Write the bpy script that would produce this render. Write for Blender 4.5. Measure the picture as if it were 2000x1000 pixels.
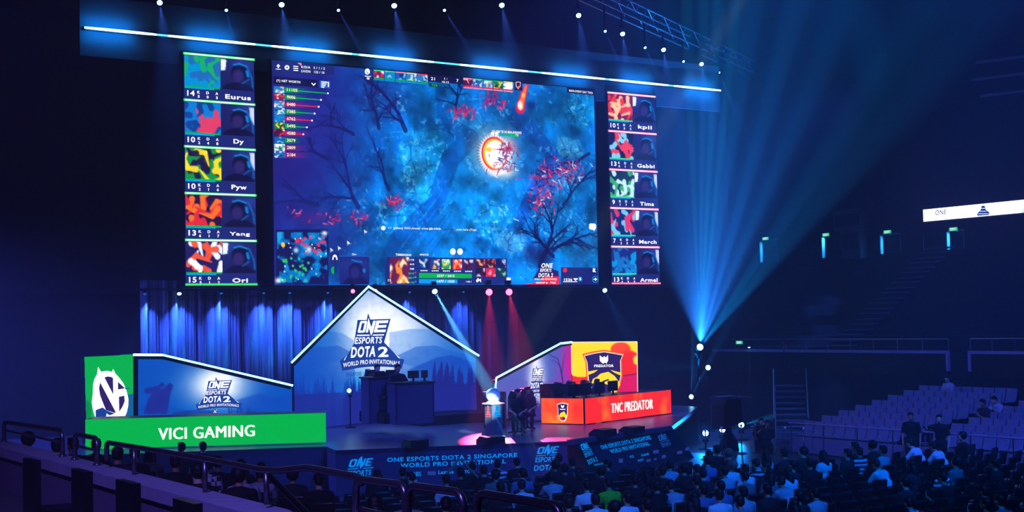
import bpy, bmesh, math, random
import numpy as np
from mathutils import Vector, Matrix
for o in list(bpy.data.objects): bpy.data.objects.remove(o)
scn = bpy.context.scene
COL = scn.collection
R = math.radians
random.seed(7); RNG = np.random.default_rng(7)

# ------------------------------------------------------------------ camera
YAW, PITCH, ROLL, FPX = 0.5819, 0.0479, -0.0209, 2700.0
CAM = Vector((0, 0, 4.4))
fw = Vector((math.sin(YAW)*math.cos(PITCH), math.cos(YAW)*math.cos(PITCH), math.sin(PITCH)))
r0 = Vector((math.cos(YAW), -math.sin(YAW), 0)); u0 = r0.cross(fw)
rt = r0*math.cos(ROLL) + u0*math.sin(ROLL); up = -r0*math.sin(ROLL) + u0*math.cos(ROLL)
cd = bpy.data.cameras.new('camera'); cam = bpy.data.objects.new('camera', cd); COL.objects.link(cam)
cam.matrix_world = Matrix(((rt.x, up.x, -fw.x, CAM.x), (rt.y, up.y, -fw.y, CAM.y), (rt.z, up.z, -fw.z, CAM.z), (0, 0, 0, 1)))
cd.sensor_width = 36; cd.lens = FPX/2000*36; cd.clip_start = 0.1; cd.clip_end = 400
scn.camera = cam
# ------------------------------------------------------------------ view, world, cycles
scn.view_settings.view_transform = 'Standard'; scn.view_settings.look = 'None'
scn.view_settings.exposure = 0.0; scn.view_settings.gamma = 1.0; scn.view_settings.use_curve_mapping = False
wd = bpy.data.worlds.new('hall_dark'); scn.world = wd; wd.use_nodes = True
wd.node_tree.nodes['Background'].inputs[0].default_value = (0.05, 0.08, 0.6, 1)
wd.node_tree.nodes['Background'].inputs[1].default_value = 0.004
cy = scn.cycles
cy.use_denoising = True
cy.max_bounces = 4; cy.diffuse_bounces = 2; cy.glossy_bounces = 2; cy.transmission_bounces = 2
cy.volume_bounces = 0; cy.transparent_max_bounces = 8
cy.sample_clamp_indirect = 2.0; cy.sample_clamp_direct = 0
cy.caustics_reflective = False; cy.caustics_refractive = False

def ray(x, y): return rt*((x-1000)/FPX) - up*((y-500)/FPX) + fw
def at_z(x, y, z): d = ray(x, y); return CAM + d*((z-CAM.z)/d.z)
def at_y(x, y, Y): d = ray(x, y); return CAM + d*(Y/d.y)
def at_x(x, y, X): d = ray(x, y); return CAM + d*(X/d.x)
def at_d(x, y, t): return CAM + ray(x, y)*t
def lin(c):
    return tuple(((v/255)/12.92 if v/255 <= .04045 else ((v/255+.055)/1.055)**2.4) for v in c)

# ------------------------------------------------------------------ materials
def mat(name, rgb, rough=.7, metal=0., scale=8., amt=.25, bump=0., spec=.4):
    m = bpy.data.materials.new(name); m.use_nodes = True; nt = m.node_tree; b = nt.nodes['Principled BSDF']
    c = lin(rgb)
    tc = nt.nodes.new('ShaderNodeTexCoord'); nz = nt.nodes.new('ShaderNodeTexNoise'); nz.inputs['Scale'].default_value = scale
    nz.inputs['Detail'].default_value = 4
    nt.links.new(tc.outputs['Object'], nz.inputs['Vector'])
    rp = nt.nodes.new('ShaderNodeValToRGB')
    rp.color_ramp.elements[0].color = tuple(v*(1-amt) for v in c)+(1,); rp.color_ramp.elements[1].color = tuple(min(1, v*(1+amt)) for v in c)+(1,)
    nt.links.new(nz.outputs['Fac'], rp.inputs['Fac']); nt.links.new(rp.outputs['Color'], b.inputs['Base Color'])
    b.inputs['Roughness'].default_value = rough; b.inputs['Metallic'].default_value = metal; b.inputs['Specular IOR Level'].default_value = spec
    if bump:
        bp = nt.nodes.new('ShaderNodeBump'); bp.inputs['Strength'].default_value = bump; bp.inputs['Distance'].default_value = .02
        nt.links.new(nz.outputs['Fac'], bp.inputs['Height']); nt.links.new(bp.outputs['Normal'], b.inputs['Normal'])
    return m
def emit(name, rgb, s=1., sample='NONE'):
    m = bpy.data.materials.new(name); m.use_nodes = True; nt = m.node_tree; nt.nodes.clear()
    e = nt.nodes.new('ShaderNodeEmission'); o = nt.nodes.new('ShaderNodeOutputMaterial')
    e.inputs[0].default_value = lin(rgb)+(1,); e.inputs[1].default_value = s
    nt.links.new(e.outputs[0], o.inputs[0]); m.cycles.emission_sampling = sample
    return m
def led_art(name, s=1.):
    m = bpy.data.materials.new(name); m.use_nodes = True; nt = m.node_tree; nt.nodes.clear()
    e = nt.nodes.new('ShaderNodeEmission'); o = nt.nodes.new('ShaderNodeOutputMaterial'); a = nt.nodes.new('ShaderNodeAttribute')
    a.attribute_name = 'Col'; e.inputs[1].default_value = s
    nt.links.new(a.outputs['Color'], e.inputs[0]); nt.links.new(e.outputs[0], o.inputs[0]); m.cycles.emission_sampling = 'NONE'
    return m
GAIN = 1.4
M = dict(
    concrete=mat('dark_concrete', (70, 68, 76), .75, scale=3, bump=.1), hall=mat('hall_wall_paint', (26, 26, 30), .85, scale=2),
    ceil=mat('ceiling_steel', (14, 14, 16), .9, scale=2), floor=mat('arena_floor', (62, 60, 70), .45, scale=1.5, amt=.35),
    stage=mat('stage_deck', (70, 66, 78), .32, scale=2.5, amt=.2, spec=.6), black=mat('black_metal', (14, 14, 15), .5, .3),
    matte=mat('matte_black_cloth', (10, 10, 11), .95), drape=mat('blue_grey_drape', (120, 120, 130), .9, scale=5, amt=.1),
    alu=mat('truss_aluminium', (150, 152, 158), .35, .9), steel=mat('rail_steel', (120, 118, 125), .3, .85, scale=20),
    coping=mat('stone_coping', (150, 140, 165), .6, scale=6, bump=.1), wallpaint=mat('purple_grey_wall', (105, 85, 115), .8, scale=30, amt=.3),
    seatgrey=mat('pale_plastic_seat', (120, 118, 140), .5), chair=mat('black_chair_plastic', (20, 20, 22), .35), chairleg=mat('chair_steel', (70, 70, 74), .3, .8),
    navy=mat('navy_skirt_cloth', (62, 62, 90), .85), white=mat('white_gloss', (225, 228, 232), .3), grey=mat('grey_paint', (90, 90, 98), .6),
    fascia=mat('dark_fascia_cloth', (46, 46, 52), .9), glass=mat('door_glass', (60, 62, 70), .15), tread=mat('stair_tread', (95, 92, 110), .6),
)
E = dict(
    white=emit('led_white', (255, 255, 255), GAIN), green=emit('led_green', (0, 172, 58), GAIN), lime=emit('led_lime', (60, 220, 110), GAIN),
    cyan=emit('led_cyan', (0, 150, 225), GAIN), navy=emit('led_navy', (28, 38, 110), GAIN), deep=emit('led_deep', (16, 18, 62), GAIN),
    pink=emit('led_pink', (255, 120, 150), GAIN*1.2), red=emit('led_red', (232, 24, 50), GAIN), orange=emit('led_orange', (255, 110, 0), GAIN), yellow=emit('led_yellow', (255, 215, 0), GAIN),
    ink=emit('print_ink_blue', (22, 58, 140), GAIN), purple=emit('print_ink_purple', (44, 28, 92), GAIN), tube=emit('light_tube', (130, 220, 255), 4.5),
    tubew=emit('light_tube_white', (160, 232, 255), 5), magenta=emit('led_magenta', (225, 20, 110), GAIN), skirt=emit('skirt_cyan_glow', (0, 125, 220), GAIN*.95),
    lens=emit('lens_glow', (130, 215, 255), 14), dimlens=emit('lens_dim', (20, 90, 190), 1.2), lensr=emit('lens_glow_red', (255, 60, 90), 14), steelblue=emit('print_blue', (30, 90, 190), GAIN), exit=emit('exit_sign_green', (40, 200, 140), 1.2),
)
# ------------------------------------------------------------------ lamps of the show
def aim(o, to):
    o.rotation_euler = (Vector(to)-o.location).to_track_quat('-Z', 'Y').to_euler()
def spot(loc, to, power, deg, rgb=(.05, .2, 1), blend=.4, rad=.08, parent=None, name='spot_lamp'):
    l = bpy.data.lights.new(name, 'SPOT'); l.energy = power; l.color = rgb; l.spot_size = R(deg); l.spot_blend = blend; l.shadow_soft_size = rad
    o = bpy.data.objects.new(name, l); COL.objects.link(o); o.location = loc; aim(o, to)
    return o
def area(loc, to, power, sx, sy, rgb=(.05, .2, 1), name='wash_lamp', spread=180):
    l = bpy.data.lights.new(name, 'AREA'); l.energy = power; l.color = rgb; l.shape = 'RECTANGLE'; l.size = sx; l.size_y = sy; l.spread = R(spread)
    o = bpy.data.objects.new(name, l); COL.objects.link(o); o.location = loc; aim(o, to)
    return o
BLUE = (.03, .12, 1.0)
# house washes hung over the audience, out of frame
spot((12, 6, 16), (19, 24, 0), 17000, 50, (.0, .15, 1), .8, .6, name='house_wash_floor')
spot((30, 8, 16), (25, 24, 0), 14000, 46, (.0, .13, 1), .8, .6, name='house_wash_floor')
spot((20, 14, 17), (37, 26, 1), 26000, 45, (.045, .095, 1), .8, .6, name='house_wash_right_stand')
spot((-3, 4, 14), (4.5, 12, 3), 9000, 50, (.2, .15, 1), .9, .5, name='house_wash_left_stand')
# stage wash, plus added unseen lamps for the trophy and the haze
spot((13, 9, 13), (20.75, 32.7, 2.25), 260000, 1.5, (.5, .8, 1), .3, .1, name='added_trophy_fill')  # added front fill that whitens the trophy, no such lamp is seen
spot((20, 24, 15), (20, 36, 1), 11000, 70, (.07, .075, 1), .9, .6, name='stage_wash')
spot((4.5, 41, 8), (11, 40, 0), 15000, 100, (.06, .09, 1), .9, .6, name='added_haze_wash_left')  # added lamp out of view that turns the low left haze blue
spot((44, 40, 14), (34, 44, 4), 2500, 90, (.04, .05, 1), .9, .6, name='added_haze_wash_right')  # added soft lamp, there only to tint the haze

# ------------------------------------------------------------------ mesh helpers
class MB:
    def __init__(s): s.v = []; s.f = []
    def add(s, vs, fs):
        n = len(s.v); s.v += [tuple(p) for p in vs]; s.f += [tuple(i+n for i in q) for q in fs]; return s
    def box(s, c, d, rz=0, mtx=None):
        x, y, z = d[0]/2, d[1]/2, d[2]/2
        vs = [Vector((a*x, b*y, e*z)) for e in (-1, 1) for b in (-1, 1) for a in (-1, 1)]
        m = Matrix.Translation(c) @ (mtx if mtx is not None else Matrix.Rotation(rz, 4, 'Z'))
        return s.add([m @ p for p in vs], [(0, 2, 3, 1), (4, 5, 7, 6), (0, 1, 5, 4), (2, 6, 7, 3), (0, 4, 6, 2), (1, 3, 7, 5)])
    def tube(s, pts, r, seg=8, closed=False):
        pts = [Vector(p) for p in pts]; n = len(pts); rs = r if isinstance(r, (list, tuple)) else [r]*n
        rings = []; nrm = None
        for i, p in enumerate(pts):
            a = pts[i-1] if (i or closed) else p; b = pts[(i+1) % n] if (i < n-1 or closed) else p
            t = (b-a).normalized()
            if nrm is None: nrm = t.orthogonal().normalized()
            nrm = (nrm - t*nrm.dot(t)); nrm = nrm.normalized() if nrm.length > 1e-6 else t.orthogonal().normalized()
            bi = t.cross(nrm)
            rings.append([p+(nrm*math.cos(k*2*math.pi/seg)+bi*math.sin(k*2*math.pi/seg))*rs[i] for k in range(seg)])
        vs = [q for g in rings for q in g]; fs = []
        for i in range(n if closed else n-1):
            j = (i+1) % n
            for k in range(seg): fs.append((i*seg+k, i*seg+(k+1) % seg, j*seg+(k+1) % seg, j*seg+k))
        if not closed: fs += [tuple(range(seg))[::-1], tuple((n-1)*seg+k for k in range(seg))]
        return s.add(vs, fs)
    def lathe(s, prof, seg=16, o=(0, 0, 0), mtx=None):
        o = Vector(o); m = mtx or Matrix()
        vs = [o + (m @ Vector((r*math.cos(2*math.pi*k/seg), r*math.sin(2*math.pi*k/seg), z))) for r, z in prof for k in range(seg)]
        fs = [(i*seg+k, i*seg+(k+1) % seg, (i+1)*seg+(k+1) % seg, (i+1)*seg+k) for i in range(len(prof)-1) for k in range(seg)]
        fs += [tuple(range(seg))[::-1], tuple((len(prof)-1)*seg+k for k in range(seg))]
        return s.add(vs, fs)
    def ell(s, c, r, seg=12, rings=8, mtx=None):
        prof = [(math.sin(math.pi*i/rings), -math.cos(math.pi*i/rings)) for i in range(rings+1)]
        m = (mtx or Matrix()) ; vs = []
        for a, z in prof:
            for k in range(seg): vs.append(Vector(c)+(m @ Vector((max(a, .01)*math.cos(2*math.pi*k/seg)*r[0], max(a, .01)*math.sin(2*math.pi*k/seg)*r[1], z*r[2]))))
        fs = [(i*seg+k, i*seg+(k+1) % seg, (i+1)*seg+(k+1) % seg, (i+1)*seg+k) for i in range(rings) for k in range(seg)]
        return s.add(vs, fs)
    def prism(s, front, off):     # front: 3D polygon; off: thickness vector (backwards)
        n = len(front); a = [Vector(p) for p in front]; b = [p+Vector(off) for p in a]
        return s.add(a+b, [tuple(range(n)), tuple(range(2*n-1, n-1, -1))]+[(i, n+i, n+(i+1) % n, (i+1) % n) for i in range(n)])
    def build(s, name, m, parent=None, smooth=False, loc=None):
        me = bpy.data.meshes.new(name); me.from_pydata(s.v, [], s.f); me.materials.append(m)
        bm = bmesh.new(); bm.from_mesh(me); bmesh.ops.recalc_face_normals(bm, faces=bm.faces); bm.to_mesh(me); bm.free()
        if smooth: me.shade_smooth()
        return link(name, me, parent)
def link(name, data, parent=None):
    o = bpy.data.objects.new(name, data); COL.objects.link(o)
    if parent is not None:
        o.parent = parent
        o.matrix_parent_inverse = world_of(parent).inverted()
    return o
def world_of(o):
    return o.matrix_basis if o.parent is None else world_of(o.parent) @ o.matrix_parent_inverse @ o.matrix_basis
def thing(name, label, cat, loc=(0, 0, 0), group=None):
    o = bpy.data.objects.new(name, None); o.empty_display_size = .2; COL.objects.link(o); o.location = loc
    return tag(o, label, cat, group)
def tag(o, label, cat, group=None, kind=None):
    o['label'] = label; o['category'] = cat
    if group: o['group'] = group
    if kind: o['kind'] = kind
    return o
def struct(o): o['kind'] = 'structure'; return o
def flat(name, polys, F, d, m, parent, fold=None):
    bm = bmesh.new()
    for p in polys:
        if isinstance(p, tuple): vs, fs = p
        else: vs, fs = p, [tuple(range(len(p)))]
        bv = [bm.verts.new((x, y, 0)) for x, y in vs]
        for f in fs:
            try: bm.faces.new([bv[i] for i in f])
            except ValueError: pass
    bm.normal_update()
    if fold is not None:
        bmesh.ops.triangulate(bm, faces=bm.faces)
        bmesh.ops.bisect_plane(bm, geom=bm.verts[:]+bm.edges[:]+bm.faces[:], plane_co=(fold[0], fold[1], 0), plane_no=(fold[2], fold[3], 0))
    for v in bm.verts: v.co = F(v.co.x, v.co.y, d)
    me = bpy.data.meshes.new(name); bm.to_mesh(me); bm.free(); me.materials.append(m)
    return link(name, me, parent)
_tc = {}
def glyphs(s, off=.0):
    k = (s, off)
    if k not in _tc:
        c = bpy.data.curves.new('t', 'FONT'); c.body = s; c.offset = off*.62; c.space_character = 1.06+off*1.1; c.resolution_u = 3; c.fill_mode = 'FRONT'
        o = bpy.data.objects.new('t', c); COL.objects.link(o)
        me = o.to_mesh(); n = len(me.vertices)
        co = np.empty(n*3); me.vertices.foreach_get('co', co); co = co.reshape(-1, 3)
        fs = [tuple(p.vertices) for p in me.polygons]
        o.to_mesh_clear(); bpy.data.objects.remove(o); bpy.data.curves.remove(c)
        lo = co[:, :2].min(0); hi = co[:, :2].max(0)
        _tc[k] = ((co[:, :2]-lo)/(hi-lo), fs)
    return _tc[k]
def tx(s, A, B, h, off=.02, shear=0., arc=0., flip=-1):
    # text between baseline ends A and B (design coords), height h; flip=-1 for y-down design coords
    q, fs = glyphs(s, off); ax, ay = A; bx, by = B
    L = math.hypot(bx-ax, by-ay)
    out = []
    for x, y in q:
        xx = x + shear*y*h/L
        out.append((ax+(bx-ax)*xx, ay+(by-ay)*xx + flip*(y*h + arc*(1-(2*x-1)**2))))
    return (out, fs)
def txb(s, A, B, h, b, off=.015):
    # heavy lettering: the same word laid down a few times, b design units apart
    return [tx(s, (A[0]+k*b, A[1]), (B[0]+k*b, B[1]), h, off) for k in (-1, -.33, .33, 1)]
class Plane:
    """a real upright (or leaning) surface in the hall: origin, horizontal axis, up axis"""
    def __init__(s, O, ex, ey=(0, 0, 1)):
        s.O = Vector(O); s.ex = Vector(ex).normalized(); s.ey = Vector(ey).normalized(); s.n = s.ex.cross(s.ey).normalized()
        if s.n.dot(CAM-s.O) < 0: s.n = -s.n
    def hit(s, x, y):
        d = ray(x, y); return CAM + d*((s.O-CAM).dot(s.n)/d.dot(s.n))
    def F(s, x, y, d=0.): return s.hit(x, y)+s.n*d
    def G(s, u, v, d=0.): return s.O+s.ex*u+s.ey*v+s.n*d
    def uv(s, x, y): p = s.hit(x, y)-s.O; return p.dot(s.ex), p.dot(s.ey)

# ------------------------------------------------------------------ pictures shown on the LED walls
def vnoise(w, h, cell, seed=0, oct=4):
    r = np.random.default_rng(seed); out = np.zeros((h, w)); amp = 1; tot = 0
    for _ in range(oct):
        gh, gw = int(h/cell)+3, int(w/cell)+3; g = r.random((gh, gw))
        y = np.arange(h)/cell; x = np.arange(w)/cell; yi = y.astype(int); xi = x.astype(int); fy = y-yi; fx = x-xi
        fy = fy*fy*(3-2*fy); fx = fx*fx*(3-2*fx); fy = fy[:, None]; fx = fx[None]
        a = g[np.ix_(yi, xi)]; b = g[np.ix_(yi, xi+1)]; c = g[np.ix_(yi+1, xi)]; d = g[np.ix_(yi+1, xi+1)]
        out += amp*((a*(1-fx)+b*fx)*(1-fy)+(c*(1-fx)+d*fx)*fy); tot += amp; amp *= .5; cell = max(1.01, cell/2)
    return out/tot
class Art:
    """a picture painted in sRGB; T maps design coordinates to picture pixels"""
    def __init__(s, w, h, bg, T=None):
        s.w, s.h = w, h; s.a = np.empty((h, w, 3)); s.a[:] = bg; s.Y, s.X = np.mgrid[0:h, 0:w].astype(float); s.T = T or (lambda x, y: (x, y)); s.k = 1.
    def mix(s, m, c): s.a += (np.asarray(c, float)-s.a)*np.clip(m, 0, 1)[..., None]
    def disc(s, cx, cy, rx, ry=None, c=(255,)*3, al=1., soft=1.):
        cx, cy = s.T(cx, cy); rx *= s.k; ry = (ry*s.k if ry else rx)
        d = np.sqrt(((s.X-cx)/rx)**2+((s.Y-cy)/ry)**2); s.mix(al*np.clip((1-d)*max(rx, 1)/(soft*s.k)+.5, 0, 1) if soft else (d < 1)*al, c)
    def glow(s, cx, cy, rx, ry, c, al=1.):
        cx, cy = s.T(cx, cy); d = ((s.X-cx)/(rx*s.k))**2+((s.Y-cy)/(ry*s.k))**2; s.mix(al*np.exp(-d), c)
    def poly(s, pts, c, al=1.):
        P = [s.T(*p) for p in pts]; xs = [p[0] for p in P]; ys = [p[1] for p in P]
        x0, x1, y0, y1 = max(0, int(min(xs))), min(s.w, int(max(xs))+2), max(0, int(min(ys))), min(s.h, int(max(ys))+2)
        if x1 <= x0 or y1 <= y0: return
        acc = np.zeros((y1-y0, x1-x0)); X, Y = s.X[y0:y1, x0:x1], s.Y[y0:y1, x0:x1]
        for ox, oy in ((-.25, -.25), (.25, .25)):
            ins = np.zeros(X.shape, bool); n = len(P)
            for i in range(n):
                ax, ay = P[i]; bx, by = P[i-1]
                if ay == by: continue
                cr = ((ay > Y+oy) != (by > Y+oy)) & (X+ox < (bx-ax)*(Y+oy-ay)/(by-ay)+ax); ins ^= cr
            acc += ins*.5
        sub = s.a[y0:y1, x0:x1]; sub += (np.asarray(c, float)-sub)*(acc*al)[..., None]
    def line(s, pts, w, c, al=1.):
        P = [s.T(*p) for p in pts]; ws = w if isinstance(w, (list, tuple)) else [w]*len(P)
        for i in range(len(P)-1):
            (ax, ay), (bx, by) = P[i], P[i+1]; m = max(ws)*s.k+2
            x0, x1, y0, y1 = max(0, int(min(ax, bx)-m)), min(s.w, int(max(ax, bx)+m)+1), max(0, int(min(ay, by)-m)), min(s.h, int(max(ay, by)+m)+1)
            if x1 <= x0 or y1 <= y0: continue
            X, Y = s.X[y0:y1, x0:x1], s.Y[y0:y1, x0:x1]; L2 = (bx-ax)**2+(by-ay)**2+1e-9
            t = np.clip(((X-ax)*(bx-ax)+(Y-ay)*(by-ay))/L2, 0, 1); d = np.hypot(X-ax-t*(bx-ax), Y-ay-t*(by-ay))
            r = (ws[i]+(ws[i+1]-ws[i])*t)*s.k/2
            sub = s.a[y0:y1, x0:x1]; sub += (np.asarray(c, float)-sub)*(np.clip(r-d+.5, 0, 1)*al)[..., None]
    def mesh(s, name, F, m, parent, d=0., mask=None):
        # F(i/(w-1), j/(h-1), d): picture 0..1 (top-left origin) -> point in the hall
        us = np.linspace(0, 1, s.w); vs = np.linspace(0, 1, s.h)
        p00, p10, p01, p11 = [np.array(F(a, b, d)) for a, b in ((0, 0), (1, 0), (0, 1), (1, 1))]
        U, V = np.meshgrid(us, vs); U = U[..., None]; V = V[..., None]
        co = (p00*(1-U)+p10*U)*(1-V)+(p01*(1-U)+p11*U)*V
        idx = np.arange(s.w*s.h).reshape(s.h, s.w)
        q = np.stack([idx[:-1, :-1], idx[1:, :-1], idx[1:, 1:], idx[:-1, 1:]], -1).reshape(-1, 4)
        if mask is not None: q = q[mask[:-1, :-1].reshape(-1)]
        me = bpy.data.meshes.new(name); me.vertices.add(s.w*s.h); me.vertices.foreach_set('co', co.reshape(-1))
        me.loops.add(len(q)*4); me.loops.foreach_set('vertex_index', q.reshape(-1).astype(np.int32)); me.polygons.add(len(q))
        me.polygons.foreach_set('loop_start', np.arange(0, len(q)*4, 4, dtype=np.int32))
        me.update(calc_edges=True)
        a = np.clip(s.a, 0, 255)/255; a = np.where(a <= .04045, a/12.92, ((a+.055)/1.055)**2.4)
        at = me.color_attributes.new('Col', 'FLOAT_COLOR', 'POINT')
        at.data.foreach_set('color', np.concatenate([a, np.ones((s.h, s.w, 1))], -1).reshape(-1).astype(np.float32))
        me.materials.append(m)
        return link(name, me, parent)
LED = led_art('led_picture', GAIN)
# ================================================================== the hall
HALL = struct(MB().box((20, 30, -.1), (90, 90, .2)).build('floor', M['floor']))
struct(MB().box((20, 66, 12), (80, .4, 26)).build('wall_back', M['hall']))
struct(MB().box((-8.5, 30, 12), (.4, 74, 26)).build('wall_left', M['hall']))
struct(MB().box((20, 30, 25), (90, 90, .3)).build('ceiling', M['ceil']))

# stage platform: front edge and chamfered right corner read off the photo
SZ = 1.2
k0 = at_z(655, 879.5, SZ); k2 = at_z(1108, 861.5, SZ); k1 = (k0+k2)/2; k3 = at_z(1312, 833, SZ)
# ================================================================== LED screens
YW = 42.935; ZT, ZB = 13.38, 5.797
WALL = Plane((0, YW, 0), (1, 0, 0))
def screen_box(parent, x0, x1, z0, z1, name='screen_cabinet'):
    return MB().box(((x0+x1)/2, YW+.2, (z0+z1)/2), (x1-x0+.12, .36, z1-z0+.12)).build(name, M['black'], parent)
def wall_art(x0, x1, z0, z1, w, h, bg):
    k = (w-1)/(x1-x0)
    def T(px, py):
        p = WALL.hit(px, py); return (p.x-x0)*k, (z1-p.z)*(h-1)/(z1-z0)
    a = Art(w, h, bg, T); a.k = k*.0174   # one photo pixel is about 17 mm on the wall
    return a, (lambda u, v, d: Vector((x0+(x1-x0)*u, YW-d, z1-(z1-z0)*v)))
main = thing('video_wall', 'largest LED video screen in the middle, showing a dark blue battle game', 'screen', (25.48, YW, ZB))
screen_box(main, 18.73, 32.23, ZB, 13.386)
A, FA = wall_art(18.73, 32.23, ZB, 13.386, 540, 304, (20, 70, 160))
w, h = A.w, A.h
n1 = vnoise(w, h, 60, 1); n2 = vnoise(w, h, 14, 2); n3 = vnoise(w, h, 5, 3)
left = np.clip(1-(A.X/w-.02)/.42-(A.Y/h)*.35+(n1-.5)*.5, 0, 1)
A.a[:] = (0, 106, 196)
A.mix(np.clip((n1-.42)*3, 0, 1)*.7, (0, 128, 205)); A.mix(np.clip((n2-.5)*2.5, 0, 1)*.5, (0, 60, 150)); A.mix(np.clip((n3-.55)*3, 0, 1)*.4, (10, 150, 220))
# cracked rock plates
sd = RNG.random((420, 2))*[w, h]; best = np.full((h, w), 1e9); sec = best.copy()
for sx, sy in sd:
    d = np.hypot(A.X-sx, A.Y-sy); sec = np.minimum(sec, np.maximum(d, best)); best = np.minimum(best, d)
crack = np.clip(1.6-(sec-best), 0, 1)
for cx, cy, rx, ry, c in [(815, 330, 45, 95, (25, 160, 228)), (850, 300, 25, 60, (0, 140, 215)), (905, 240, 60, 40, (20, 130, 205)), (1130, 210, 45, 60, (0, 140, 210)), (1110, 290, 40, 30, (60, 150, 205)), (960, 440, 60, 50, (15, 140, 215)), (1000, 470, 40, 30, (60, 140, 200)),
                         (760, 420, 60, 45, (0, 120, 200)), (680, 420, 70, 60, (0, 110, 195)), (1090, 440, 60, 60, (10, 110, 190)), (760, 200, 60, 40, (10, 90, 180)), (1100, 350, 50, 40, (10, 130, 200))]:
    X, Y = A.T(cx, cy); dd = np.sqrt(((A.X-X)/(rx*A.k))**2+((A.Y-Y)/(ry*A.k))**2)+(n2-.5)*1.1
    m = np.clip((1-dd)*3, 0, 1); A.mix(m*.75, c); A.mix(m*crack*.5, (0, 50, 120)); A.mix(m*np.clip((n3-.6)*5, 0, 1)*.7, (120, 215, 245))
# beaten paths
A.line([(860, 180), (870, 240), (920, 270), (880, 310), (850, 400), (780, 470), (760, 520)], [26, 34, 40, 44, 40, 46, 50], (0, 78, 165), .75)
A.line([(1010, 230), (1080, 300), (1030, 400), (1010, 450)], [50, 30, 34, 20], (10, 60, 150), .6)
for i in range(46):
    x = 780+RNG.random()*110; y = 380+RNG.random()*120; l = 14+RNG.random()*26
    A.line([(x, y), (x-l*.75, y+l)], 1.6, (0, 55, 135) if i % 2 else (10, 130, 205), .6)
for i in range(900):
    x = 700+RNG.random()*470; y = 165+RNG.random()*390; a = RNG.normal()*.6+(2.3 if i % 3 else .4); l = 2+RNG.random()*9
    A.line([(x, y), (x+math.cos(a)*l, y+math.sin(a)*l)], [.6+RNG.random()*1.6, .4], [(0, 40, 118), (0, 60, 140), (0, 30, 96), (40, 165, 228), (110, 205, 242)][RNG.integers(0, 5)], .55)
n5 = vnoise(w, h, 22, 8, 5); n6 = vnoise(w, h, 90, 12, 3)
A.a *= (np.clip(.45+1.1*n5, .5, 1.25)*np.clip(.55+.9*n6, .6, 1.15))[..., None]
A.mix(np.clip((n3*n2-.34)*7, 0, 1)*.5*(n5 > .45), (70, 180, 232))
A.mix(np.clip(left*1.35, 0, 1), (30, 32, 128)); A.mix(left*np.clip((n2-.5)*3, 0, 1)*.5, (16, 20, 90))
A.glow(560, 330, 70, 60, (34, 26, 112), .6); A.glow(600, 240, 90, 70, (40, 44, 150), .5)
# bare trees
def branch(x, y, ang, L, wd, c, depth):
    if depth == 0 or wd < .6: return
    pts = [(x, y)]; a = ang
    for i in range(4):
        a += (RNG.random()-.5)*.5; x += math.cos(a)*L/4; y += math.sin(a)*L/4; pts.append((x, y))
        if RNG.random() < .7: branch(x, y, a+(RNG.random()-.5)*2, L*.55, wd*.55, c, depth-1)
    A.line(pts, [wd, wd*.85, wd*.7, wd*.55, wd*.4], c, .8); branch(x, y, a, L*.6, wd*.5, c, depth-1)
for x, y, a, L, wd, c in [(792, 255, -2.05, 70, 11, (20, 22, 86)), (740, 250, -1.9, 60, 8, (22, 24, 92)), (690, 262, -2.4, 60, 7, (22, 24, 92)), (640, 310, -2.5, 60, 8, (22, 24, 92)), (620, 400, -2.7, 70, 10, (20, 28, 100)), (700, 405, -2.3, 80, 10, (20, 28, 104)), (760, 370, -2.3, 60, 8, (16, 26, 100)),
                       (890, 215, -1.5, 40, 7, (10, 16, 60)), (1055, 520, -1.1, 70, 12, (14, 12, 60)), (1080, 500, -2.2, 50, 10, (14, 12, 60)), (1080, 490, -.5, 50, 8, (14, 14, 64)), (1100, 400, -.8, 60, 6, (20, 12, 70)), (1150, 300, 2.6, 60, 8, (24, 14, 80)), (1125, 240, -2.2, 26, 3, (10, 40, 110))]: branch(x, y, a, L, wd, c, 4)
A.glow(1060, 500, 26, 24, (18, 12, 66), .8); A.glow(1035, 490, 18, 16, (30, 20, 90), .7)
# red undergrowth
for cx, cy, rx, ry, nn in [(1075, 350, 48, 36, 120), (1060, 390, 26, 26, 60), (1110, 330, 34, 20, 50), (905, 220, 28, 16, 40), (955, 195, 20, 14, 26), (980, 205, 12, 8, 14), (770, 395, 26, 14, 26), (700, 425, 20, 14, 14), (620, 425, 60, 16, 16)]:
    A.glow(cx, cy, rx*.9, ry*.9, (110, 20, 110), .35)
    for i in range(nn):
        x = cx+RNG.normal()*rx*.5; y = cy+RNG.normal()*ry*.5; a = RNG.random()*6.28; l = 3+RNG.random()*9
        c = [(235, 20, 60), (200, 20, 80), (250, 90, 120), (170, 20, 110), (225, 225, 240), (20, 20, 80), (70, 130, 200)][RNG.integers(0, 7 if nn > 45 else 4)]
        A.line([(x, y), (x+math.cos(a)*l, y+math.sin(a)*l)], [3.2, .8], c, .85)
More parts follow.
